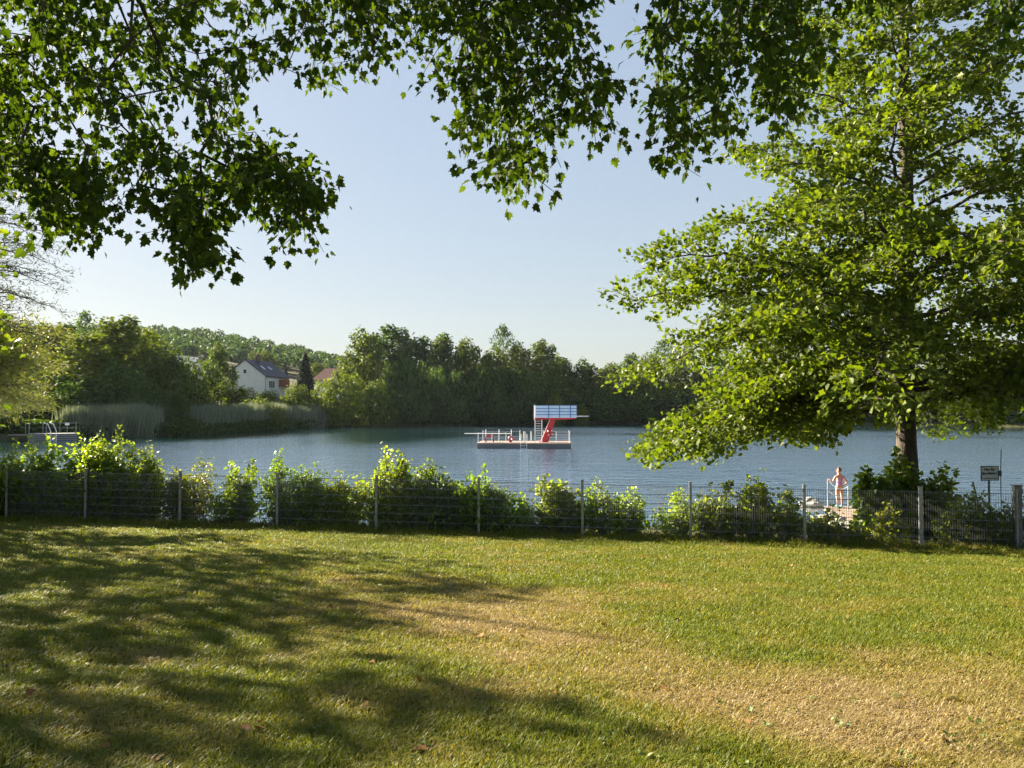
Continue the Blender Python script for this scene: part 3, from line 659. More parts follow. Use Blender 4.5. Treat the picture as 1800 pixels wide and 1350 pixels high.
SHORE = [  # kind, px, top y, half width px, distance, tint, label
 ('round', 20, 574, 55, 150, DARK, 'dark tree crown rising behind the feathery yellow-green tree by the small jetty'),
 ('tall', 95, 564, 60, 160, DARK, 'dark narrow tree between the feathery tree and the taller grove'),
 ('sparse', 150, 547, 28, 165, GREY, 'thin grey-leaved tree poking out of the grove above the reeds'),
 ('tall', 150, 580, 72, 132, YEL, 'mid green tree behind the first reed bed and the small jetty'),
 ('tall', 203, 552, 66, 138, YEL, 'tallest light green tree of the grove behind the first reed bed'),
 ('round', 248, 580, 58, 150, YEL, 'light tree at the grove edge below the wooded hill'),
 ('bush', -8, 684, 46, 109, GREEN, 'green shrub at the landward end of the small jetty where the view ends'),
 ('bush', 62, 690, 44, 121, DARK, 'dark low shrub behind the gangway of the small jetty'),
 ('bush', 130, 668, 70, 124, DARK, 'dark shrub directly behind the small jetty with railings'),
 ('bush', 215, 650, 75, 127, DARK, 'broad dark shrub above the first reed bed'),
 ('bush', 290, 622, 62, 140, GREEN, 'big round dark shrub between the two reed beds'),
 ('bush', 345, 642, 50, 155, GREEN, 'round green shrub below the round tree by the white gabled house'),
 ('round', 384, 606, 29, 185, GREEN, 'round dense tree hiding the corner of the white gabled house'),
 ('bush', 425, 684, 34, 182, YEL, 'sunlit shrub with yellowish top in front of the white gable wall'),
 ('bush', 475, 692, 34, 176, YEL, 'sunlit shrub with pinkish tips under the house window'),
 ('bush', 525, 682, 36, 180, OLIVE, 'reddish green shrub at the foot of the dark conifer'),
 ('bush', 455, 705, 46, 160, YEL, 'low bright shrub just above the second reed bed'),
 ('bush', 303, 697, 34, 127, DARK, 'dark shrub reaching the water in the gap between the two reed beds'),
 ('conifer', 537, 617, 25, 205, DARK, 'dark conical conifer beside the white gabled house'),
 ('conifer', 502, 632, 8, 260, DARK, 'small slim conifer behind the white gabled house roof'),
 ('bush', 600, 664, 52, 181, YEL, 'sunlit broad shrub at the waterside below the red roofed house'),
 ('bush', 658, 677, 40, 186, GREEN, 'dark rounded shrub where the reeds end at the water'),
 ('round', 640, 584, 46, 205, YEL, 'light green poplar-like tree beside the red roofed house'),
 ('tall', 690, 570, 48, 222, DARK, 'tallest dark tree in the wood across the lake'),
 ('tall', 738, 588, 36, 218, DARK, 'dark tree just past the tallest one in the lakeside wood'),
 ('tall', 775, 584, 32, 214, GREEN, 'pointed green tree with a sunlit tip in the lakeside wood'),
 ('round', 826, 598, 40, 216, OLIVE, 'olive tree with bare twigs on top in the lakeside wood'),
 ('sparse', 885, 572, 26, 220, DARK, 'tall thin see-through tree standing above the lakeside wood'),
 ('round', 868, 616, 36, 214, YEL, 'yellow-green tree beneath the thin see-through tree'),
 ('round', 916, 604, 36, 219, OLIVE, 'olive tree between the thin tree and the copper-tipped one'),
 ('tall', 957, 594, 34, 222, OLIVE, 'copper-tipped tree above the diving tower in the lakeside wood'),
 ('tall', 985, 628, 30, 228, GREEN, 'sloping tree at the end of the tall wood above the diving tower'),
 ('willow', 715, 642, 56, 199, GREY, 'grey-green willow hanging over the water under the tallest tree'),
 ('willow', 785, 652, 60, 204, GREY, 'broad grey willow at the water between two darker ones'),
 ('willow', 852, 650, 52, 206, DARK, 'dark willow at the water behind the springboard'),
 ('willow', 915, 655, 52, 209, DARK, 'dark willow at the water behind the railing panels'),
 ('bush', 960, 668, 44, 210, DARK, 'dark waterside shrub directly behind the diving tower'),
 ('round', 1003, 664, 38, 214, GREEN, 'green round tree just past the diving tower'),
 ('bush', 975, 697, 20, 203, YEL, 'small sunlit yellowish shrub peeping over the blue railing panels'),
 ('bush', 1022, 714, 16, 207, YEL, 'small sunlit shrub behind the tip of the high diving board'),
 ('round', 1027, 636, 34, 224, DARK, 'dark tree in the dip of the skyline past the tower'),
 ('round', 1070, 640, 36, 222, OLIVE, 'olive tree across the lake before the weeping yellow one'),
 ('tall', 1108, 618, 22, 228, GREY, 'slim grey poplar beside the weeping yellow tree'),
 ('willow', 1140, 628, 44, 217, YEL, 'weeping yellow-green tree across the lake at the branch tips'),
 ('sparse', 1168, 596, 28, 232, GREY, 'thin half-bare tree with dead twigs above the weeping yellow tree'),
 ('round', 1205, 612, 40, 225, OLIVE, 'olive tree partly hidden by the lowest limbs of the big tree'),
 ('bush', 1060, 690, 50, 213, DARK, 'dark shrub at the far waterline under the olive tree'),
 ('bush', 1130, 692, 52, 213, DARK, 'dark shrub at the far waterline under the weeping tree'),
 ('bush', 1205, 688, 52, 211, DARK, 'dark shrub at the far waterline behind the limb tips'),
 ('round', 1280, 622, 60, 218, DARK, 'dark tree seen through the big crown, past the limb tips'),
 ('round', 1375, 630, 62, 214, GREEN, 'green tree seen through the thick of the big crown'),
 ('round', 1470, 634, 60, 210, DARK, 'dark tree seen through the crown above the swimmer'),
 ('round', 1565, 632, 60, 206, GREEN, 'green tree seen behind the big trunk'),
 ('round', 1655, 630, 58, 202, OLIVE, 'olive tree seen just past the big trunk'),
 ('round', 1735, 618, 58, 198, YEL, 'light green tree seen in the gap above the warning sign'),
 ('round', 1830, 624, 66, 194, DARK, 'dark tree across the lake at the edge of view above the gate post'),
 ('bush', 1290, 690, 62, 208, DARK, 'dark shrub at the far waterline under the first limbs'),
 ('bush', 1390, 690, 64, 205, DARK, 'dark shrub at the far waterline in the middle of the big crown'),
 ('bush', 1490, 690, 64, 201, DARK, 'dark shrub at the far waterline above the swimmer'),
 ('bush', 1590, 690, 64, 197, DARK, 'dark shrub at the far waterline behind the big trunk'),
 ('bush', 1690, 690, 64, 193, DARK, 'dark shrub at the far waterline above the warning sign'),
 ('bush', 1790, 690, 64, 188, DARK, 'dark shrub at the far waterline above the gate post'),
 ('round', 462, 618, 30, 330, OLIVE, 'pale tree on the slope behind the white gabled house'),
 ('round', 560, 640, 26, 320, YEL, 'pale tree on the slope behind the red roofed house'),
 ('round', 330, 628, 24, 300, GREEN, 'green tree on the slope beside the flat roofed house'),
]
made = set()
for i, (kind, px, ty, hw, d, tint, label) in enumerate(SHORE):
    cm, tm, PR, PH = proto(kind, i % (3 if kind in ('round', 'bush', 'tall') else 2))
    hw *= 1.22 if kind in ('round', 'tall') else 1.05
    top = W(px, ty, d); X = float(top[0]); zb = float(ground_z(X, d)) - .15
    hh = float(top[2]) - zb; wr = hw * d / F
    root = empty(NAMES[kind], (X, d, zb), random.random() * 6.28)
    tag(root, label, 'shrub' if kind == 'bush' else 'tree', 'shrubs on the lake shore' if kind == 'bush' else 'trees around the lake')
    sc = (wr / PR, wr / PR, hh / PH)
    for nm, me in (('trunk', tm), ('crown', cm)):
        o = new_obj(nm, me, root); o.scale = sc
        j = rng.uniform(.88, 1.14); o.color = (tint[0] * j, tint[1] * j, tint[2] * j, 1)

# far wooded hill, one mass
def hill_wood():
    P = []; O = []
    n = 2100
    y = 430 + 330 * rng.random(n); px = -150 + 2000 * rng.random(n) ** 1.4
    x = (px - 900) / F * y; z = ground_z(x, y)
    for i in range(n):
        h = rng.uniform(10, 15); w = rng.uniform(4, 7); m = 110
        o = norm(rng.normal(size=(m, 3))); o[:, 2] = np.abs(o[:, 2]) * 1.0 - .15
        P.append(np.array((x[i], y[i], z[i] + h * .5)) + o * np.array((w, w, h * .55)) * (.75 + .35 * rng.random((m, 1)))); O.append(o)
    P = np.concatenate(P); O = np.concatenate(O); m = len(P)
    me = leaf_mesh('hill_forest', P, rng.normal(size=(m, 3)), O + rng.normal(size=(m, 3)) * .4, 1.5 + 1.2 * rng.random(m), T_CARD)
    o = new_obj('hill_forest', me, None, M['far']); o.color = (.55, .72, .9, 1)  # blue-grey tint puts the haze of distance into the leaf colour
    tag(o, 'hazy wooded hill behind the houses', 'forest', kind='stuff')
hill_wood()

# undergrowth along the far banks and reed beds
def reeds(name, line, depth, h0, h1, n, label, cols):
    m = leaf_mat(name + '_blade', cols, trans=.25, tcol=(1.2, 1.2, .8), rough=.6, spec=.3)
    line = np.array(line, float); seg = np.linalg.norm(np.diff(line, axis=0), axis=1); cum = np.concatenate([[0], np.cumsum(seg)])
    t = rng.random(n) * cum[-1]; x = np.interp(t, cum, line[:, 0]); y = np.interp(t, cum, line[:, 1])
    x = x + rng.normal(size=n) * .4 - depth * rng.random(n) * .5; y = y + depth * rng.random(n)
    z = np.maximum(ground_z(x, y), -.4)
    P = np.stack([x, y, z - .1], 1); A = np.array((0, 0, 1.)) + rng.normal(size=(n, 3)) * np.array((.14, .14, 0)); N = rng.normal(size=(n, 3)) * [1, 1, .2]
    S = h0 + (h1 - h0) * rng.random(n); S = S * (.8 + .4 * fbm(x * .25, y * .25, 2))
    tm = ([(-.008, 0, 0), (.008, 0, 0), (.013, .55, .01), (-.013, .55, .01), (.02, 1, .07)], [(0, 1, 2, 3), (3, 2, 4)])
    tag(new_obj(name, leaf_mesh(name, P, A, N, S, tm), None, m), label, 'reeds', kind='stuff')
rc = [(.07, .11, .075), (.14, .18, .12), (.24, .25, .17)]
reeds('reeds', [W(128, 772, 113)[:2], W(200, 770, 116)[:2], W(262, 768, 118)[:2]], 5, 3.2, 4.6, 9000, 'grey-green reed bed standing in the water beside the small jetty', rc)
reeds('reeds', [W(348, 762, 132)[:2], W(420, 758, 147)[:2], W(500, 754, 165)[:2], W(575, 751, 177)[:2]], 6, 2.8, 4.8, 20000, 'long reed bed along the bank below the white gabled house', rc)
def shore_growth():
    n = 60000; t = rng.random(n) * 11
    pts = np.array([(-70, 108), (-64, 114), (-55, 122), (-52, 148), (-45, 178), (-28, 194), (-7, 206), (31, 213), (80, 198), (135, 175), (152, 120), (142, 60)], float)
    x = np.interp(t, np.arange(12), pts[:, 0]); y = np.interp(t, np.arange(12), pts[:, 1])
    x = x + rng.normal(size=n) * 1.2; y = y + np.abs(rng.normal(size=n)) * 2.5
    keep = lake_sd(x, y) > -1.0; x, y = x[keep], y[keep]; n = len(x)
    P = np.stack([x, y, np.maximum(ground_z(x, y), 0) + 1.6 * rng.random(n) ** 1.5], 1)
    o = new_obj('undergrowth', leaf_mesh('undergrowth', P, rng.normal(size=(n, 3)), rng.normal(size=(n, 3)), .5 + .5 * rng.random(n), T_CARD), None, M['far']); o.color = (.7, .8, .75, 1)
    tag(o, 'low dark undergrowth along the far waterline', 'undergrowth', kind='stuff')
shore_growth()

# ------------------------------------------------------------------ feathery tree at the edge of view, and shade trees beside the lawn
def feather_tree():
    Y = 40.0; X = (-105 - 900) / F * Y; zb = 1.0
    limbs = []
    for i in range(34):   # dense lower tiers
        z0 = 3.9 + 4.6 * i / 34; limbs.append((z0, i * 2.4, 4.7 * random.uniform(.8, 1.1), .1, .16))
    for (z0, L) in ((4.0, 4.9), (4.8, 5.2), (5.7, 5.3), (6.6, 5.2), (7.3, 4.9)):
        limbs.append((z0, random.uniform(-.5, .2), L, .08, .14)); limbs.append((z0 + .3, random.uniform(-.9, -.3), L, .08, .16))
    t = limb_tree('feathery_tree', (X, Y, zb), 10, limbs, T_LONG, 'feather', .26, 16, 'feathery yellow-green tree with layered drooping limbs by the small jetty', r0=.3, spread=.24)
    Y = 36.0; X = (-105 - 900) / F * Y
    limbs = []
    for i in range(40):
        z0 = 7 + 7.5 * i / 40; limbs.append((z0, i * 2.4, 4.8 * random.uniform(.7, 1.1), .35, .35))
    for z0 in (7.2, 8, 8.8, 9.8, 10.8, 12): limbs.append((z0, random.uniform(-.6, .3), 5.1, .25, .4))
    limb_tree('thin_tree', (X, Y, 1.0), 15.5, limbs, T_LONG, 'wisp', .18, 5, 'thin sparse tree with wispy bare twigs against the sky', r0=.22, spread=.16, sub_len=.30)
feather_tree()
def shade_trees():
    for (X, Y, H, Rr, nl, lb) in ((-18.2, 14.6, 12.0, 4.2, 26, 'shade tree beside the lawn next to the thin wispy tree'), (-22.0, 8.0, 12.0, 4.2, 26, 'shade tree beside the near end of the lawn'), (-23.5, 24.0, 11.0, 4.2, 26, 'shade tree beside the hedge end'), (-17.6, 19.6, 11.5, 4.0, 26, 'shade tree between the hedge end and the near shade trees')):
        limbs = [(1.8 + (H - 3.2) * i / nl, i * 2.4, Rr * math.sin(math.pi * min(.93, .3 + .62 * i / nl)), .45, .4) for i in range(nl)]
        limb_tree('broadleaf_tree', (X, Y, float(ground_z(X, Y))), H, limbs, T_OAK, 'oak', .23, 5.2, lb, group='trees shading the lawn', r0=.24, spread=.3)
shade_trees()

# ------------------------------------------------------------------ fence
POST_PX = [17, 155, 320, 490, 663, 842, 1023, 1212, 1411, 1614, 1784]
def fence_pt(px):
    u = (px - 900) / F; y = 18.5 / (1 + .12 * u); return np.array((u * y, y))
def fence():
    pts = [fence_pt(p) for p in POST_PX]
    root = empty('mesh_fence', (pts[5][0], pts[5][1], float(fence_z(pts[5][0]))))
    tag(root, 'grey double-wire mesh fence on steel posts between the lawn and the lake', 'fence')
    inv = Matrix.Translation(-Vector(root.location))
    for i, (p, px) in enumerate(zip(pts, POST_PX)):
        if px == 1784: continue
        z = float(ground_z(p[0], p[1])); w = .085 if px == 1614 else .06; h = 1.36
        mb = MB(); rot = Matrix.Rotation(-.12, 3, 'Z')
        mb.box((p[0], p[1] - .03, z - .2 + (h + .2) / 2), (w, .045, h + .2), rot)
        mb.box((p[0], p[1] - .03, z + h + .008), (w + .012, .057, .016), rot)
        for k in range(6): mb.box((p[0], p[1] - .058, z + .12 + k * .22), (w * .7, .012, .045), rot)
        o = mb.build('post', M['galv'], root); o.matrix_parent_inverse = inv
    for i in range(len(pts) - 1):
        a, b = pts[i], pts[i + 1]; za = float(ground_z(*a)); zb = float(ground_z(*b)); zb = za + (zb - za)
        n = int(round(np.linalg.norm(b - a) / .05)); t = (np.arange(n) + .5) / n
        X = a[0] + (b[0] - a[0]) * t; Y = a[1] + (b[1] - a[1]) * t; Z = za + (zb - za) * t
        lo = np.stack([X, Y, Z + .05], 1); hi = np.stack([X, Y, Z + 1.28], 1)
        v1, f1, c1 = tubes(lo, np.full(n, .0036), hi, np.full(n, .0036), 4)
        H0 = []; H1 = []
        for k in range(7):
            for s in (-.008, .008):
                H0.append((a[0], a[1] + s, za + .06 + .2 * k)); H1.append((b[0], b[1] + s, zb + .06 + .2 * k))
        v2, f2, c2 = tubes(H0, np.full(len(H0), .005), H1, np.full(len(H0), .005), 4)
        me = mesh_np('mesh_panel', np.concatenate([v1, v2]), np.concatenate([f1, f2 + len(v1)]), np.concatenate([c1, c2]))
        o = new_obj('mesh_panel', me, root, M['wire']); o.matrix_parent_inverse = inv
    # thick gate post
    p = pts[-1]; z = float(ground_z(*p)); r2 = empty('gate_post', (p[0], p[1], z))
    tag(r2, 'thick dark steel gate post with cap and hinges at the end of the fence', 'post')
    mb = MB(); mb.box((0, 0, .6), (.16, .12, 1.66)); mb.build('body', M['darksteel'], r2, bevel=.006)
    mb = MB(); mb.box((0, 0, 1.445), (.19, .15, .03)); mb.build('cap', M['darksteel'], r2)
    for zz in (1.32, 1.02, .4):
        mb = MB(); mb.tube([(.08, 0, zz), (.13, 0, zz)], .014, 8); mb.tube([(.13, 0, zz - .05), (.13, 0, zz + .05)], .016, 8); mb.build('hinge', M['galv'], r2)
    mb = MB(); mb.box((-.035, -.0625, .62), (.035, .005, 1.5)); mb.build('lit_strip', M['galv'], r2)  # lit streak down the post, put in as a brighter steel strip
fence()

# ------------------------------------------------------------------ shrubs along the fence
def fence_shrub(px, topy, hwpx, off, n_stem, label, tint=GREEN, leaf=.085, dens=1.0, d=None, lean=.35, base_low=.06):
    """shrub whose top shows at topy, standing 'off' metres behind the fence"""
    u = (px - 900) / F; y = (18.5 + off) / (1 + .12 * u) if d is None else d; x = u * y
    z = float(ground_z(x, y)); H = float(W(px, topy, y)[2]) - z; Rr = hwpx * y / F
    root = empty('fence_shrub', (x, y, z)); tag(root, label, 'shrub', 'shrubs along the fence')
    E0 = []; E1 = []; RA = []; RB = []; LP = []; LD = []
    for i in range(n_stem):
        a = random.uniform(0, 6.283); rr = Rr * math.sqrt(random.random()); hgt = H * (1.0 if i == 0 else random.uniform(.86, 1.0) if i < 2 else random.uniform(.45, .97) * (1 - .3 * (rr / Rr) ** 2))
        b = np.array((math.cos(a) * rr * .6, math.sin(a) * rr * .45, 0)); tip = np.array((math.cos(a) * rr, math.sin(a) * rr * .7, hgt))
        m = max(4, int(hgt / .13)); prev = b
        for j in range(1, m + 1):
            t = j / m; p = b + (tip - b) * t + np.array((math.cos(a), math.sin(a), 0)) * lean * .3 * math.sin(t * 3.1) * Rr + rng.normal(size=3) * .02
            E0.append(prev); E1.append(p); RA.append(.012 * (1 - t) + .003); RB.append(.010 * (1 - t) + .0025); prev = p
            if t > base_low: LP.append(p); LD.append((0, 0, .6))
            for _ in range(2):
                if t < .9 and random.random() < .85:
                    sa = random.uniform(0, 6.283); sl = random.uniform(.12, .38) * (1.15 - .6 * t)
                    q = p + np.array((math.cos(sa) * sl, math.sin(sa) * sl, sl * .35)); E0.append(p); E1.append(q); RA.append(.005); RB.append(.002)
                    LP.append(q); LD.append((math.cos(sa), math.sin(sa), .2)); LP.append((p + q) / 2); LD.append((math.cos(sa), math.sin(sa), .2))
    new_obj('stem', tube_mesh('stem', E0, RA, E1, RB, 4), root, M['bark'])
    LP = np.array(LP); LD = np.array(LD, float); k = rng.poisson(6.0 * dens, len(LP)); P = np.repeat(LP, k, 0); D = np.repeat(LD, k, 0); n = len(P)
    P = P + rng.normal(size=(n, 3)) * .055
    A = D * .6 + rand_unit(n) * .9 + np.array((0, 0, -.25)); N = np.array((0, 0, .7)) + rand_unit(n) * .8
    leaf = leaf * random.uniform(.72, 1.2)
    o = new_obj('foliage', leaf_mesh('foliage', P, A, N, leaf * (.6 + .8 * rng.random(n)), T_OVAL), root, M['shrub'])
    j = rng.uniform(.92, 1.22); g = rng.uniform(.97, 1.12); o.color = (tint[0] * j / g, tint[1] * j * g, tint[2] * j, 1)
    return root
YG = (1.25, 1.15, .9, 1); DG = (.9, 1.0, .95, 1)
FS = [
 (-40, 780, 70, .8, 34, 'tall dense hedge shrub where the fence leaves the view', DG),
 (45, 783, 62, .7, 36, 'tall dense hedge shrub under the end of the small jetty', DG),
 (110, 786, 50, .8, 30, 'tall hedge shrub below the ladder of the small jetty', GREEN),
 (168, 768, 44, .7, 28, 'hedge shrub with sunlit pointed top above the second post', YG),
 (215, 792, 40, .6, 26, 'leafy shrub where the hedge begins to drop', GREEN),
 (265, 782, 36, .6, 24, 'shrub with two upright shoots after the hedge drops', YG),
 (335, 806, 42, .6, 26, 'rounded yellow-green shrub with a gap of water after it', YG),
 (425, 816, 40, .5, 20, 'low shrub beside the wide steel fence post, under the water glitter', GREEN),
 (515, 796, 46, .6, 28, 'shrub with dark curly top leaves standing behind the third bay', GREEN),
 (560, 822, 40, .5, 22, 'low shrub filling the fence bay next to the dark-topped shrub', DG),
 (615, 834, 40, .5, 22, 'low yellowish shrub leaning on the fence beside the tallest shrub', YG),
 (690, 786, 30, .6, 26, 'tallest bright green shrub with three upright shoots', YG),
 (728, 800, 34, .7, 26, 'shrub merging into the flank of the tallest bright shrub', GREEN),
 (785, 824, 42, .6, 26, 'mid height shrub after the tallest bright shrub', DG),
 (838, 828, 42, .5, 26, 'spiky topped shrub at the post below the springboard', GREEN),
 (893, 850, 38, .5, 22, 'shrub sloping down to the open gap of water', GREEN),
 (935, 898, 24, .4, 12, 'small weedy shrub low in the open gap', YG),
 (972, 834, 28, .5, 24, 'upright shrub just past the open gap of water', YG),
 (1003, 848, 26, .6, 20, 'narrow shrub beside the post under the diving tower', GREEN),
 (1052, 840, 22, .6, 16, 'slender shrub with one tall leafy shoot', GREEN),
 (1098, 856, 40, .6, 24, 'low rounded shrub between the slender shoot and the next post', YG),
 (1185, 860, 34, .5, 22, 'low shrub before the post where the lake shows between stems', YG),
 (1262, 850, 44, .6, 26, 'broad shrub under the lowest limb tip', GREEN),
 (1330, 826, 26, .6, 20, 'shrub with a tall leafy spike left of the swimmer', YG),
 (1385, 858, 34, .5, 20, 'loose shrub against the post before the swimmer', GREEN),
 (1436, 890, 34, .5, 18, 'open leafy shrub in front of the jetty planks', YG),
 (1500, 922, 36, .4, 13, 'low trailing shrub in front of the boulders', YG),
 (1556, 884, 28, .9, 18, 'climbing leafy shrub at the foot of the big trunk', YG),
 (1690, 862, 50, .8, 34, 'dark heavy shrub between the big trunk and the warning sign', DG),
 (1750, 884, 40, .7, 28, 'dark shrub under the warning sign', DG),
 (1830, 870, 40, .9, 24, 'dark shrub past the thick gate post', DG),
]
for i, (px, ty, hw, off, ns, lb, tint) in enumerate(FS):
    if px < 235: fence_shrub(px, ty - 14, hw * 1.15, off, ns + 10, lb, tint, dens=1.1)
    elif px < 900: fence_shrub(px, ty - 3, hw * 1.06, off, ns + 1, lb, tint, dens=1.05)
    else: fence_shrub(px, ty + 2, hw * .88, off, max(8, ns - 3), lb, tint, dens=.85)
fence_shrub(1558, 826, 36, 0, 20, 'shrub with big dark leaves arching out beside the big trunk', DG, leaf=.15, d=20.6, lean=1.2)
fence_shrub(1640, 816, 42, 0, 26, 'dark leafy shrub hugging the far side of the big trunk', DG, leaf=.12, d=20.8)
fence_shrub(1590, 790, 26, 0, 20, 'leafy shoots growing up around the big trunk', GREEN, leaf=.12, d=21.1)

# ------------------------------------------------------------------ diving pontoon
M['red'] = noise_mat('red_paint', (.30, .008, .020), (.38, .012, .026), scale=3, rough=.35)
M['redwhite'] = noise_mat('pale_plastic_lit_edge', (.72, .68, .66), (.8, .78, .76), scale=3, rough=.4)  # life ring bands, and the painted sunlit side of the tower leg
M['hull'] = noise_mat('slate_hull', (.045, .055, .075), (.075, .085, .105), scale=2.5, rough=.5)
M['deck'] = noise_mat('deck_planks', (.15, .115, .10), (.25, .195, .17), scale=3, rough=.75, stretch=(.3, 6, 1))
M['white'] = noise_mat('white_paint', (.70, .71, .72), (.80, .80, .80), scale=2, rough=.4)
M['panel'] = noise_mat('pale_blue_panel', (.33, .43, .58), (.40, .50, .64), scale=1.5, rough=.4)
M['blue'] = noise_mat('blue_paint', (.025, .10, .30), (.04, .13, .36), scale=3, rough=.4)
M['alu'] = noise_mat('aluminium', (.62, .62, .62), (.74, .74, .73), scale=5, rough=.35, metal=.6)
M['dark'] = noise_mat('dark_gap', (.02, .022, .03), (.03, .03, .04), scale=3, rough=.7)
def pontoon():
    Zp = 85.0; k = 1 / 16.1 / 6.667          # metres per pixel of the enlarged study view
    ph = R(-3.5)
    o0 = W(790 + 320 / 6.667, 760, Zp + 1.0); root = empty('diving_pontoon', (float(o0[0]), Zp + 1.2, 0), ph)
    tag(root, 'floating diving platform with red leaning tower, blue railing panels and low springboard', 'diving platform')
    X = lambda zx: (zx - 320) * k / math.cos(ph)
    Lx = X(1432); D = 5.6; zd = .56
    Z = lambda zy, dd=0: CAMZ + (716 - (690 + zy / 6.667)) * (Zp + dd) / F
    MB().box((Lx / 2, D / 2, .10), (Lx, D, .72)).build('float', M['hull'], root, bevel=.03)
    mb = MB()
    for i in range(9): mb.box((Lx / 2, (i + .5) * D / 9, zd - .03), (Lx + .06, D / 9 - .012, .08))
    mb.build('deck', M['deck'], root)
    mb = MB(); mb.box((Lx / 2, -.03, .40), (Lx + .04, .05, .06)); mb.build('fender_rail', M['darksteel'], root)
    # posts round the deck with rails
    def post(x, y, h, r=.035):
        mb = MB(); mb.tube([(x, y, zd - .02), (x, y, zd + h)], r, 8); return mb.build('rail_post', M['alu'], root)
    for x in (X(335), X(500), X(665)): post(x, .12, 1.15, .03)
    for x in (X(405), X(565), X(715)): post(x, 2.2, 1.45, .045)
    for x in (X(868), X(882), X(955)): post(x, 1.5, 1.25, .05)
    for x in (X(1090), X(1258)): post(x, .12, 1.25, .035)
    for x in (X(1415),): post(x, .12, 1.3, .06)
    for x in (X(335), X(800), X(1100), X(1415)): post(x, D - .15, 1.25, .035)
    def bar(p, q, r=.016): MB().tube([p, q], r, 6).build('rail_bar', M['alu'], root)
    for h in (.45, .8, 1.15):
        bar((X(1258), .12, zd + h), (X(1415), .12, zd + h)); bar((X(1415), .12, zd + h), (X(1415), D - .15, zd + h)); bar((X(1100), D - .15, zd + h), (X(1415), D - .15, zd + h), .014)
    for h in (.55, 1.1):
        bar((X(335), .12, zd + h), (X(665), .12, zd + h), .012); bar((X(335), D - .15, zd + h), (X(800), D - .15, zd + h), .012)
    # low springboard
    zb = zd + .98
    sb = MB().box(((X(150) + X(715)) / 2, 2.0, zb), (X(715) - X(150), .5, .055)).build('springboard', M['white'], root, bevel=.01)
    mb = MB()
    for y in (1.75, 2.25):
        mb.box((X(408), y, zd + .32), (.10, .08, .62)); mb.box((X(500), y, zd + .30), (.09, .08, .58)); mb.box((X(453), y, zd + .64), (.75, .085, .10))
    mb.box((X(453), 2.0, zd + .74), (.6, .55, .10)); mb.box((X(490), 2.0, zd + .86), (.14, .5, .14))
    mb.build('springboard_stand', M['red'], root)
    mb = MB(); mb.torus((X(707), 2.0, zd + .42), (0, 1, 0), .20, .085, 18, 6); mb.box((X(707), 2.0, zd + .12), (.3, .35, .26)); mb.box((X(745), 2.0, zd + .30), (.55, .12, .09))
    mb.build('fulcrum', M['red'], root)
    # bathing ladder
    mb = MB()
    for x in (X(840), X(912)):
        mb.tube([(x, .7, zd), (x, .65, zd + .85), (x, .35, zd + 1.0), (x, -.05, zd + .8), (x, -.12, .1), (x, -.12, -.6)], .028, 8)
    for zz in (.0, .28): mb.tube([(X(840), -.12, zz), (X(912), -.12, zz)], .024, 6)
    mb.build('bathing_ladder', M['alu'], root)
    # leaning tower leg
    zt = Z(318, 1.5); y0, y1 = 2.1, 3.0
    mb = MB(); mb.prism([(X(1070), y0, zd + .02), (X(1160), y0, zd + .02), (X(1252), y0, zt), (X(1185), y0, zt)], (0, y1 - y0, 0)); mb.box((X(1110), 2.55, zd + .045), (1.05, 1.3, .06))
    mb.build('tower_leg', M['red'], root, bevel=.015)
    mb = MB(); mb.prism([(X(1060), y0 + .1, zd + .04), (X(1073), y0 + .1, zd + .04), (X(1188), y0 + .1, zt), (X(1178), y0 + .1, zt)], (0, .7, 0)); mb.build('lit_leg_edge', M['redwhite'], root)  # sunlit left side of the leg, painted as a pale strip
    # platform
    xa, xb = X(998), X(1500); pw0, pw1 = 1.35, 3.75
    mb = MB(); mb.prism([(xa, pw0, zt), (X(1440), pw0, zt), (xb, pw0, zt + .16), (xb, pw0, zt + .2), (xa, pw0, zt + .2)], (0, pw1 - pw0, 0)); mb.build('platform_beam', M['red'], root)
    mb = MB(); mb.tube([(X(1085), pw0 - .06, zt + .13), (X(1085), pw0 + .2, zt + .13)], .11, 12); mb.build('pulley', M['red'], root)
    for yy, nm in ((pw0 - .02, 'railing_panel'), (pw1 + .02, 'railing_panel')):
        zt0, zt1 = zt + .205, Z(152, 1.5)
        pn = MB().box(((xa + xb) / 2 + .06, yy, (zt0 + zt1) / 2), (xb - xa - .12, .03, zt1 - zt0)).build(nm, M['panel'], root)
        mb = MB(); s = -.028 if yy < 2 else .028
        for q in range(1, 4): mb.box(((xa + xb) / 2 + .06, yy + s, zt0 + (zt1 - zt0) * q / 4), (xb - xa - .12, .022, .085))
        mb.box(((xa + xb) / 2, yy + s, zt1), (xb - xa, .05, .05))
        for zx in (1168, 1298, 1428): mb.box((X(zx), yy + s * 1.25, (zt0 + zt1) / 2), (.11, .028, zt1 - zt0 - .05))
        mb.build('railing_frame', M['blue'], pn)
        mb = MB(); mb.tube([(xa, yy, zt), (xa, yy, zt1 + .06)], .045, 8); mb.build('end_post', M['white'], root)
    mb = MB()
    for q in (.3, .6, .9): mb.tube([(xb, pw0, zt + .3 + q), (xb, pw1, zt + .3 + q)], .02, 6)
    mb.build('end_bars', M['blue'], root)
    zb3 = Z(279, 1.5); MB().box(((X(1200) + X(1650)) / 2, 2.5, zb3), (X(1650) - X(1200), .5, .06)).build('high_board', M['white'], root, bevel=.01)
    MB().box((X(1300), 2.5, (zb3 + zt + .2) / 2), (.5, .5, zb3 - zt - .24)).build('high_board_stand', M['red'], root)
    # ladder up to the platform
    mb = MB()
    for x in (X(1003), X(1085)): mb.box((x, 1.75, (zd + zt) / 2), (.09, .05, zt - zd))
    mb.build('tower_ladder', M['white'], root)
    mb = MB()
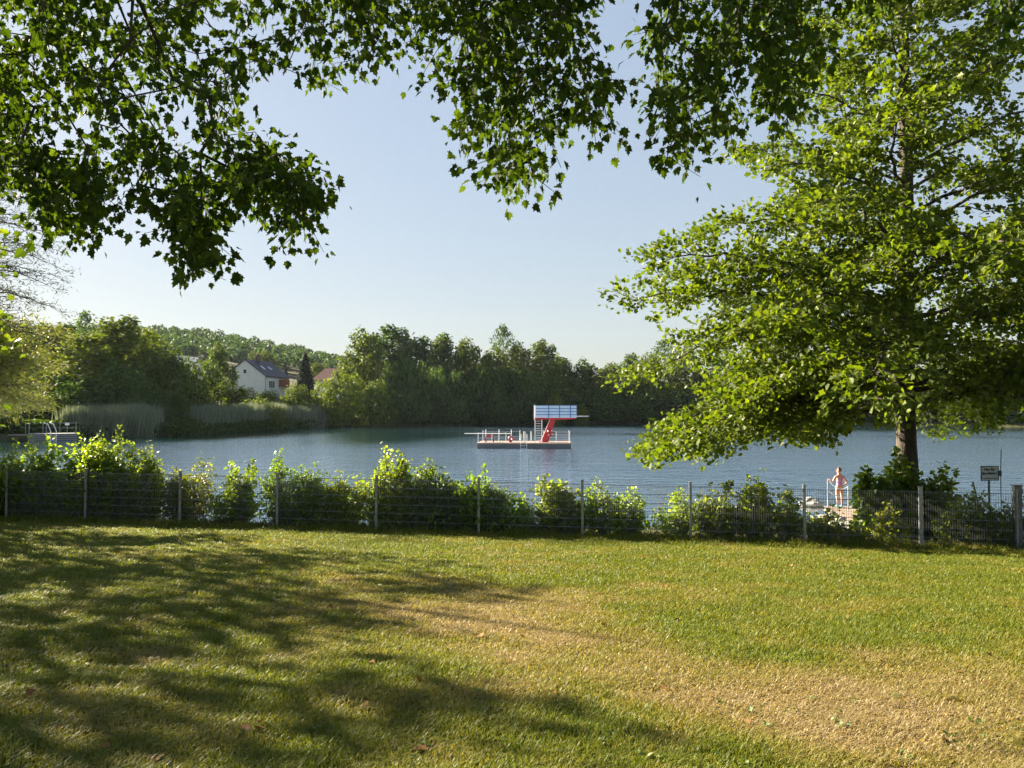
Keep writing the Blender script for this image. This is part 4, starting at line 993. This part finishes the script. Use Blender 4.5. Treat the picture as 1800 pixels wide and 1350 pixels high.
    for q in range(9): mb.box((X(1044), 1.75, zd + .25 + q * (zt - zd - .3) / 8.5), (.50, .06, .045))
    mb.build('ladder_rungs', M['white'], root)
    # life ring hanging on the leg: its own thing
    m = root.matrix_basis if False else Matrix.Translation(root.location) @ Matrix.Rotation(ph, 4, 'Z')
    c = m @ Vector((X(1186), y0 - .10, Z(475, 1.5)))
    lr = empty('life_ring', c, ph); tag(lr, 'red life ring with white bands hanging on the leaning tower leg', 'life ring')
    MB().torus((0, 0, 0), (0, 1, 0), .30, .085, 28, 10).build('ring', M['red'], lr, smooth=True)
    for q in range(4):
        t = q * math.pi / 2 + .5; MB().torus((0, 0, 0), (0, 1, 0), .30, .090, 4, 10, t, t + .32).build('band', M['redwhite'], lr, smooth=True)
pontoon()

# ------------------------------------------------------------------ small jetty by the reeds
def small_jetty():
    Zj = 104.0; s = Zj / F
    a = W(28, 770, Zj); b = W(137, 770, Zj); L = float(b[0] - a[0])
    root = empty('bathing_jetty', (float(a[0]), Zj, 0), R(26)); s /= 1.16; L /= 1.16; tag(root, 'small grey bathing jetty with railings and ladder beside the reeds', 'jetty')
    X = lambda zx: (zx / 5.19 - 28) * s
    zd = CAMZ + (716 - 763.5) * s * 1.16
    MB().box((L / 2 + X(255) / 2, 1.6, zd / 2 - .1), (L - X(255), 3.2, zd + .1)).build('float', M['hull'], root)
    MB().box((X(205) , 1.6, zd - .12), (3.6, 1.8, .12)).build('gangway', M['deck'], root)
    mb = MB()
    for i in range(3): mb.box((L / 2 + X(255) / 2, -.03, .12 + i * .28), (L - X(255) + .05, .05, .12))
    mb.build('fender_boards', M['galv'], root)
    MB().box((L / 2 + X(255) / 2, 1.6, zd), (L - X(255) + .1, 3.3, .07)).build('deck', M['galv'], root)
    top = CAMZ + (716 - 743.5) * s * 1.16
    for zx in (205, 262, 368, 420, 530, 600, 698):
        y = .1 if zx in (262, 420, 698) else 3.0
        MB().tube([(X(zx), y, zd), (X(zx), y, top)], .05, 6).build('rail_post', M['galv'], root)
    def bar(p, q): MB().tube([p, q], .02, 6).build('rail_bar', M['galv'], root)
    for h in (.5, .95):
        z = zd + (top - zd) * h
        for y in (.1, 3.0): bar((X(205 if y > 1 else 530), y, z), (X(698), y, z))
        bar((X(150), 3.0, z + .2), (X(262), .1, z)); bar((X(698), .1, z), (X(698), 3, z))
    mb = MB()
    for zx in (462, 515): mb.tube([(X(zx) - .9, .8, zd + 1.5), (X(zx) - .4, .3, zd + 1.35), (X(zx), -.2, zd + .4), (X(zx), -.3, -.5)], .06, 8)
    for z in (.05, .45): mb.tube([(X(462), -.28, z), (X(515), -.28, z)], .04, 6)
    mb.build('bathing_ladder', M['alu'], root)
    MB().box((X(600), 2.9, zd + (top - zd) * .84), (.55, .04, .34)).build('notice_plate', M['white'], root)
small_jetty()

# ------------------------------------------------------------------ houses
M['render_w'] = noise_mat('white_render', (.62, .63, .64), (.70, .71, .71), scale=.6, rough=.85)
M['slate'] = noise_mat('dark_roof', (.030, .030, .042), (.055, .052, .068), scale=2, rough=.7, stretch=(1, 1, 6))
M['tile'] = noise_mat('red_tiles', (.16, .075, .055), (.28, .14, .10), scale=1.2, rough=.85, bump=.4, stretch=(1, 1, 4))
M['glass'] = noise_mat('window_glass', (.02, .025, .03), (.04, .05, .06), scale=1, rough=.08)
M['skylight'] = noise_mat('skylight_glass', (.55, .62, .68), (.65, .72, .78), scale=1, rough=.15)
M['awning'] = noise_mat('red_brown_awning', (.24, .06, .035), (.32, .09, .05), scale=2, rough=.8)
M['brick'] = noise_mat('chimney_brick', (.10, .06, .05), (.17, .11, .09), scale=4, rough=.9)
def gable_house(d, px_apex, y_ridge, y_eave, Wd, L, rz, wall, roof, name, label, y_base=700):
    c = W(px_apex, y_ridge, d); zr = float(c[2]); ze = CAMZ + (716 - y_eave) * d / F; zb = CAMZ + (716 - y_base) * d / F - 1.0
    root = empty(name, (float(c[0]), d, zb), rz); tag(root, label, 'house', 'houses behind the lake')
    h = zr - zb; e = ze - zb; w = Wd / 2
    MB().prism([(-w, 0, -1.5), (w, 0, -1.5), (w, 0, e), (0, 0, h), (-w, 0, e)], (0, L, 0)).build('wall', wall, root)
    rf = MB(); ov = .45; sl = (h - e) / w
    for s in (1, -1):
        q = [(0, -.3, h + .05), (s * (w + ov), -.3, e - ov * sl + .05), (s * (w + ov), -.3, e - ov * sl + .27), (0, -.3, h + .30)]
        rf.prism(q, (0, L + .6, 0))
    rfo = rf.build('roof', roof, root)
    return root, w, L, e, h, sl, rfo
def houses():
    root, w, L, e, h, sl, rf = gable_house(200, 431, 633, 661, 11.4, 12.5, R(-12), M['render_w'], M['slate'], 'white_house', 'white gabled house with dark roof, two skylights and a chimney')
    def win(cx, cz, ww, wh, wall='g', panes=1):
        if wall == 'g':
            f = MB().box((cx, -.03, cz), (ww + .3, .08, wh + .3)).build('window', M['white'], root)
            MB().box((cx, -.08, cz), (ww, .04, wh)).build('pane', M['glass'], f)
        else:
            f = MB().box((w + .03, cx, cz), (.08, ww + .4, wh + .5)).build('window', M['white'], root)
            mb = MB()
            for i in range(panes): mb.box((w + .08, cx - ww / 2 + (i + .5) * ww / panes, cz - .1), (.04, ww / panes - .22, wh - .1))
            mb.build('pane', M['glass'], f)
    win(0, h - 2.9, .85, 1.0)
    win(-4.2, e - 2.0, 1.4, 1.3)
    win(3.2, e - 2.0, 3.0, 1.9, 's', 3)
    f = MB().box((w + .35, 9.2, e - 1.6), (.7, 4.6, 1.9)).build('awning', M['awning'], root)
    for yy in (3.6, 7.2):
        x0 = w * .52; z0 = h - sl * x0 + .36
        rot = Matrix.Rotation(math.atan(sl), 3, 'Y')
        s = MB().box((x0, yy, z0), (1.4, .6, .1), rot).build('skylight', M['skylight'], root)
    ch = MB(); ch.box((.6, 5.2, h + .5), (.7, .9, 1.7)); ch.box((.6, 5.2, h + 1.4), (.85, 1.05, .12)); ch.build('chimney', M['brick'], rf)
    MB().tube([(w + .5, -.05, e - .2), (w + .05, -.05, e - .8), (w + .05, -.05, -1)], .07, 6).build('downpipe', M['galv'], root)
    # red roofed house: eaves side faces the lake
    d = 260; c = W(586, 646, d); zr = float(c[2]); zb = CAMZ + (716 - 690) * d / F; ze = CAMZ + (716 - 668) * d / F
    r2 = empty('red_roofed_house', (float(c[0]), d, zb), R(-6)); tag(r2, 'house with weathered red tiled hip roof beside the conifer', 'house', 'houses behind the lake')
    hw = 7.4; D = 9; e = ze - zb; h = zr - zb
    MB().box((0, D / 2, e / 2 - 1), (2 * hw - .8, D - .8, e + 2)).build('wall', M['render_w'], r2)
    mb = MB(); mb.add([(-hw, -.4, e), (hw, -.4, e), (hw, D + .4, e), (-hw, D + .4, e), (-hw + 3.0, D / 2, h), (hw - 3.0, D / 2, h), (-hw, -.4, e - .2), (hw, -.4, e - .2), (hw, D + .4, e - .2), (-hw, D + .4, e - .2)],
                      [(0, 1, 5, 4), (1, 2, 5), (2, 3, 4, 5), (3, 0, 4), (6, 7, 1, 0), (7, 8, 2, 1), (8, 9, 3, 2), (9, 6, 0, 3), (9, 8, 7, 6)])
    rf2 = mb.build('roof', M['tile'], r2); MB().box((1.5, D / 2 + .8, h + .2), (.9, .9, 1.8)).build('chimney', M['brick'], rf2)
    for x in (-3.6, 0, 3.6):
        f = MB().box((x, .37, e - 1.6), (1.3, .1, 1.3)).build('window', M['white'], r2); MB().box((x, .31, e - 1.6), (1.0, .05, 1.0)).build('pane', M['glass'], f)
    # flat roofed modern house half hidden by trees
    d = 250; c = W(306, 626, d); zr = float(c[2])
    r3 = empty('flat_roofed_house', (float(c[0]), d, zr - 8), R(-8)); tag(r3, 'flat roofed white house peeping out behind the grove', 'house', 'houses behind the lake')
    MB().box((0, 4, 3.6), (6, 8, 8)).build('wall', M['render_w'], r3); MB().box((-.2, 3.6, 7.8), (7.4, 9.6, .4)).build('roof', M['white'], r3)
    f = MB().box((1.0, -.05, 5.6), (2.6, .12, 2.0)).build('window', M['white'], r3); MB().box((1.0, -.12, 5.6), (2.2, .05, 1.7)).build('pane', M['glass'], f)
    MB().box((8.0, 5, 2.8), (9, 7, 5)).build('wing', M['render_w'], r3); MB().box((8.0, 5, 5.45), (9.6, 7.6, .3)).build('wing_roof', M['skylight'], r3)
houses()

# ------------------------------------------------------------------ jetty, swimmer, sign
M['plank'] = noise_mat('weathered_planks', (.16, .12, .09), (.28, .22, .165), scale=4, rough=.8, stretch=(.4, 5, 1))
M['rope'] = noise_mat('pale_rope', (.55, .60, .66), (.70, .74, .80), scale=20, rough=.8)
M['rock'] = noise_mat('pale_rock', (.24, .23, .22), (.42, .41, .39), scale=3, rough=.85, bump=.5)
def jetty():
    zd = .29
    root = empty('swim_jetty', (13.9, 29, 0)); tag(root, 'weathered wooden plank jetty running from the bank to the swimmer', 'jetty')
    inv = Matrix.Translation(-Vector(root.location))
    def P(o): o.matrix_parent_inverse = inv; return o
    mb = MB()
    for i in range(50):
        y = 25.0 + i * .17; x0 = 13.15 - .17 * (33 - y); mb.box((x0 + 1.1, y, zd - .03 + .0025 * math.sin(i * 5.1) + max(0, 27.5 - y) * .05), (2.4 + .05 * math.sin(i * 3.3), .155, .045))
    P(mb.build('deck', M['plank'], root))
    for xo in (.12, 2.1): P(MB().tube([(13.15 + xo, 33.2, zd - .12), (13.15 - .17 * 8 + xo, 25.2, zd - .12)], .07, 8).build('beam', M['plank'], root))
    for x, y in ((13.3, 33.1), (15.2, 33.1), (12.7, 29.5), (14.6, 29.5)): P(MB().tube([(x, y, -1.5), (x, y, zd - .06)], .07, 10).build('pile', M['darksteel'], root))
    # rope rail at the end of the deck
    pl = W(1455, 842, 32.3); pr = W(1491, 855, 32.3)
    for p in (pl, pr): P(MB().tube([(p[0], p[1], zd - .05), (p[0], p[1], p[2] + .02)], .028, 10).build('rail_post', M['galv'], root))
    def rope(a, b, sag):
        pts = []
        for i in range(13):
            t = i / 12; pts.append((a[0] + (b[0] - a[0]) * t, a[1] - .02, a[2] + (b[2] - a[2]) * t - sag * 4 * t * (1 - t)))
        P(MB().tube(pts, .017, 6).build('rope', M['rope'], root))
    rope(pl, pr, .24); rope(pl - (0, 0, .47), pr - (0, 0, .48), .10)
    for (px, py, d, r, lb) in ((1462, 914, 27.0, .34, 'pale boulder at the jetty edge with the flattest top'), (1474, 921, 26.6, .28, 'pale boulder below the jetty planks, middle of the three'), (1490, 927, 26.2, .25, 'small pale boulder nearest the shrubs by the jetty'), (1425, 888, 29.5, .35, 'grey boulder in the water beside the fence post before the swimmer')):
        p = W(px, py, d); n = 26
        import bmesh
        bm = bmesh.new(); bmesh.ops.create_icosphere(bm, subdivisions=3, radius=r)
        for v in bm.verts:
            q = v.co.normalized(); f = 1 + .22 * math.sin(q.x * 4 + px) * math.cos(q.y * 5 + py) + .12 * math.sin(q.z * 9 + px)
            v.co = Vector((q.x * 1.25, q.y, q.z * .7)) * r * f
        me = bpy.data.meshes.new('boulder'); bm.to_mesh(me); bm.free()
        o = new_obj('boulder', me, None, M['rock']); o.location = p; tag(o, lb, 'boulder', 'boulders by the jetty')
jetty()

M['skin'] = noise_mat('skin', (.34, .155, .10), (.42, .21, .14), scale=6, rough=.5)
M['hair'] = noise_mat('brown_hair', (.045, .022, .012), (.10, .05, .025), scale=30, rough=.6)
M['swimsuit'] = noise_mat('lilac_swimsuit', (.22, .07, .26), (.34, .14, .35), scale=14, rough=.7)
M['shoe'] = noise_mat('turquoise_shoe', (.03, .30, .36), (.05, .40, .46), scale=8, rough=.5)
def skin_obj(name, verts, edges, mat, parent, sub=2, rootv=0):
    me = bpy.data.meshes.new(name); me.from_pydata([v[:3] for v in verts], edges, []); me.update()
    o = new_obj(name, me, parent, mat)
    o.modifiers.new('skin', 'SKIN'); sm = o.modifiers.new('sub', 'SUBSURF'); sm.levels = sub; sm.render_levels = sub
    for i, v in enumerate(verts):
        r = v[3]; me.skin_vertices[0].data[i].radius = (r if not isinstance(r, tuple) else r[0], r if not isinstance(r, tuple) else r[1])
        me.skin_vertices[0].data[i].use_root = i == rootv
    for p in me.polygons: p.use_smooth = True
    return o
def swimmer():
    zd = .30; root = empty('person', (13.82, 33.0, zd), R(4))
    tag(root, 'person in a lilac swimsuit at the jetty end, one hand on the rope post', 'person')
    V = []; E = []
    def chain(pts, start=None):
        prev = start
        for p in pts:
            V.append(p); i = len(V) - 1
            if prev is not None: E.append((prev, i))
            prev = i
        return prev
    pel = chain([(0, 0, .86, (.135, .115))])
    ch = chain([(0, .01, .98, (.125, .10)), (0, .0, 1.10, (.125, .095)), (0, 0, 1.22, (.145, .10)), (0, 0, 1.31, (.11, .075))], pel)
    nk = chain([(0, .01, 1.375, (.055, .055)), (-.01, .03, 1.45, (.075, .085)), (-.015, .035, 1.53, (.082, .095)), (-.015, .03, 1.585, (.06, .07))], ch)
    for s in (-1, 1):
        chain([(s * .10, 0, .74, .092), (s * .11, .01, .58, .075), (s * .10, .02, .45, .055), (s * .10, -.01, .32, .055), (s * .095, -.015, .18, .040), (s * .095, -.01, .07, .035), (s * .105, .10, .03, .03), (s * .11, .17, .025, .022)], pel)
    # arm reaching to the post
    a = chain([(-.165, .0, 1.285, .055), (-.25, -.02, 1.15, .045), (-.30, -.01, 1.06, .038), (-.38, .0, 1.11, .033), (-.445, -.06, 1.165, .024), (-.475, -.10, 1.185, (.034, .016))], ch)
    for j in range(4): chain([(-.50 - .012 * j, -.125, 1.20 - .016 * j, .0095), (-.515 - .008 * j, -.155, 1.185 - .016 * j, .0085), (-.50 - .005 * j, -.175, 1.17 - .015 * j, .0075)], a)
    chain([(-.47, -.13, 1.165, .010), (-.485, -.16, 1.155, .008)], a)
    # hand on hip
    b = chain([(.165, 0, 1.285, .055), (.25, -.03, 1.14, .046), (.305, -.05, 1.03, .039), (.25, -.02, .97, .034), (.185, .02, .915, .025), (.165, .05, .89, (.034, .016))], ch)
    for j in range(4): chain([(.165 - .006 * j, .085, .885 - .016 * j, .0095), (.15 - .008 * j, .115, .872 - .016 * j, .0085), (.13 - .006 * j, .13, .86 - .015 * j, .0075)], b)
    chain([(.175, .02, .87, .010), (.17, -.01, .855, .008)], b)
    body = skin_obj('body', V, E, M['skin'], root)
    # face details on the turned head
    hx, hy, hz = -.015, .035, 1.525
    fc = Vector((-.86, .5, 0)).normalized(); sd = Vector((-fc.y, fc.x, 0))
    mb = MB(); c = Vector((hx, hy, hz)) + fc * .09; mb.add([c + Vector((0, 0, .03)), c + sd * .014 - Vector((0, 0, .015)), c - sd * .014 - Vector((0, 0, .015)), c + fc * .03 - Vector((0, 0, .012))], [(0, 1, 3), (0, 3, 2), (1, 2, 3), (0, 2, 1)]); mb.build('nose', M['skin'], root)
    for s in (-1, 1):
        c = Vector((hx, hy, hz + .015)) + fc * .082 + sd * .032 * s; MB().torus(c, fc, .006, .006, 8, 6).build('eye', M['hair'], root)
        c = Vector((hx, hy, hz)) + sd * .085 * s; MB().torus(c, sd, .018, .008, 10, 6).build('ear', M['skin'], root)
    c = Vector((hx, hy, hz - .05)) + fc * .08; MB().tube([c - sd * .02, c + fc * .004, c + sd * .02], .006, 6).build('mouth', M['awning'], root)
    import bmesh
    bm = bmesh.new(); bmesh.ops.create_icosphere(bm, subdivisions=3, radius=1)
    for v in bm.verts:
        q = v.co.copy(); f = q.dot(fc)
        s = 1.0 + .06 * math.sin(q.x * 9 + q.z * 7)
        v.co = Vector((q.x * .098, q.y * .108, q.z * .112)) * s - fc * .022 + Vector((0, 0, .018))
        if f > .35 and q.z < .45: v.co -= fc * .07 * (f - .2)
        if q.z < -.55: v.co.z += .03
    me = bpy.data.meshes.new('hair'); bm.to_mesh(me); bm.free(); me.polygons.foreach_set('use_smooth', [True] * len(me.polygons))
    h = new_obj('hair', me, root, M['hair']); h.location = (hx, hy, hz + .01)
    b = MB(); bun = bmesh.new(); bmesh.ops.create_icosphere(bun, subdivisions=2, radius=.045); me = bpy.data.meshes.new('hair_bun'); bun.to_mesh(me); bun.free()
    hb = new_obj('hair_bun', me, h, M['hair']); hb.location = (-.01, -.05, .115)
    # swimsuit: low back, straps, brief legs
    sv = [(0, 0, .84, (.148, .128)), (0, .01, .96, (.136, .112)), (0, .008, 1.06, (.134, .104)), (0, .018, 1.15, (.140, .098)), (.085, 0, .79, .098), (-.085, 0, .79, .098)]
    skin_obj('swimsuit', sv, [(0, 1), (1, 2), (2, 3), (0, 4), (0, 5)], M['swimsuit'], root)
    for s in (-1, 1): MB().tube([(s * .09, -.088, 1.13), (s * .085, -.098, 1.24), (s * .085, -.04, 1.345), (s * .09, .05, 1.33), (s * .09, .10, 1.22)], .014, 6).build('strap', M['swimsuit'], root)
    for s in (-1, 1):
        skin_obj('shoe', [(s * .095, -.03, .045, .045), (s * .10, .06, .04, .045), (s * .11, .16, .03, .035), (s * .112, .20, .028, .022)], [(0, 1), (1, 2), (2, 3)], M['shoe'], root, rootv=1)
swimmer()

M['signface'] = noise_mat('sign_face', (.40, .41, .39), (.50, .51, .48), scale=3, rough=.6)
M['signedge'] = noise_mat('sign_edge', (.03, .045, .06), (.05, .06, .075), scale=3, rough=.5)
M['ink'] = noise_mat('sign_ink', (.012, .012, .014), (.02, .02, .022), scale=3, rough=.6)
def text(body, size, loc, parent, mat, name='lettering', bold=0.0):
    cu = bpy.data.curves.new(name, 'FONT'); cu.body = body; cu.size = size; cu.align_x = 'CENTER'; cu.align_y = 'CENTER'; cu.extrude = .002; cu.offset = bold
    t = bpy.data.objects.new('lettering_curve', cu); col.objects.link(t); bpy.context.view_layer.update()
    me = bpy.data.meshes.new_from_object(t.evaluated_get(bpy.context.evaluated_depsgraph_get())); bpy.data.objects.remove(t); bpy.data.curves.remove(cu)
    me.materials.clear(); o = new_obj(name, me, None, mat); o.parent = parent; o.location = loc; o.rotation_euler = (R(90), 0, 0)
    return o
def sign():
    d = 19.5; c = W(1739.5, 832, d); s = d / F; zg = float(ground_z(c[0], d))
    root = empty('notice_sign', (float(c[0]), d, zg), R(4)); tag(root, 'pale rectangular notice sign with two lines of lettering on a steel post', 'sign')
    zc = float(c[2]) - zg; w = 31 * s; h = 24.5 * s
    MB().tube([(0, .03, -.3), (0, .03, zc + .1)], .026, 10).build('post', M['darksteel'], root)
    bd = MB().box((0, 0, zc), (w, .018, h)).build('board', M['signface'], root)
    mb = MB()
    for zz in (-1, 1): mb.box((0, -.004, zc + zz * (h / 2)), (w + .02, .03, .018))
    for xx in (-1, 1): mb.box((xx * (w / 2), -.004, zc), (.018, .03, h - .02))
    mb.build('frame', M['signedge'], bd)
    text('Nur für', h * .26, (-.01, -.011, zc + h * .27), bd, M['ink'], bold=.004)
    text('Sportfischer', h * .235, (0, -.011, zc - .0), bd, M['ink'], bold=.004)
    MB().box((0, -.011, zc - h * .355), (w * .82, .004, h * .05)).build('small_print', M['ink'], bd)
    # thin rod with a dark box standing just beside
    p = W(1757.5, 832, d + .15); p2 = W(1760, 790, d + .15)
    rd = empty('rod_with_box', (float(p[0]), d + .15, zg)); tag(rd, 'thin dark upright rod carrying a small dark box beside the notice sign', 'rod')
    MB().tube([(0.02, 0, -.2), (.02, 0, float(p[2]) - zg), (float(p2[0] - p[0]), 0, float(p2[2]) - zg)], .011, 6).build('rod', M['signedge'], rd)
    MB().box((-.012, -.02, float(p[2]) - zg), (.075, .05, .13)).build('box', M['signedge'], rd, bevel=.005)
    q0 = W(1719, 885, 19.0); q1 = W(1710, 847, 19.0); zg2 = float(ground_z(q0[0], 19.0))
    st = MB(); st.tube([(q0[0] + .1, 19.0, zg2 - .1), (q0[0], 19.0, q0[2]), (q1[0], 19.0, q1[2])], .022, 8)
    me = st.build('leaning_stake', M['darksteel'], None); tag(me, 'short dark stake leaning over beside the notice sign', 'stake')
sign()

# ------------------------------------------------------------------ morning haze over the lake
def haze():
    m = bpy.data.materials.new('haze_air'); m.use_nodes = True; nt = m.node_tree
    nt.nodes.remove(nt.nodes['Principled BSDF'])
    v = nt.nodes.new('ShaderNodeVolumePrincipled'); v.inputs['Color'].default_value = (.70, .80, 1, 1); v.inputs['Density'].default_value = .000035; v.inputs['Anisotropy'].default_value = .2
    nt.links.new(v.outputs[0], nt.nodes['Material Output'].inputs['Volume'])
    o = MB().box((0, 380, 46), (2000, 900, 104)).build('haze', m); tag(o, 'thin bluish morning haze', 'haze', kind='stuff')
haze()
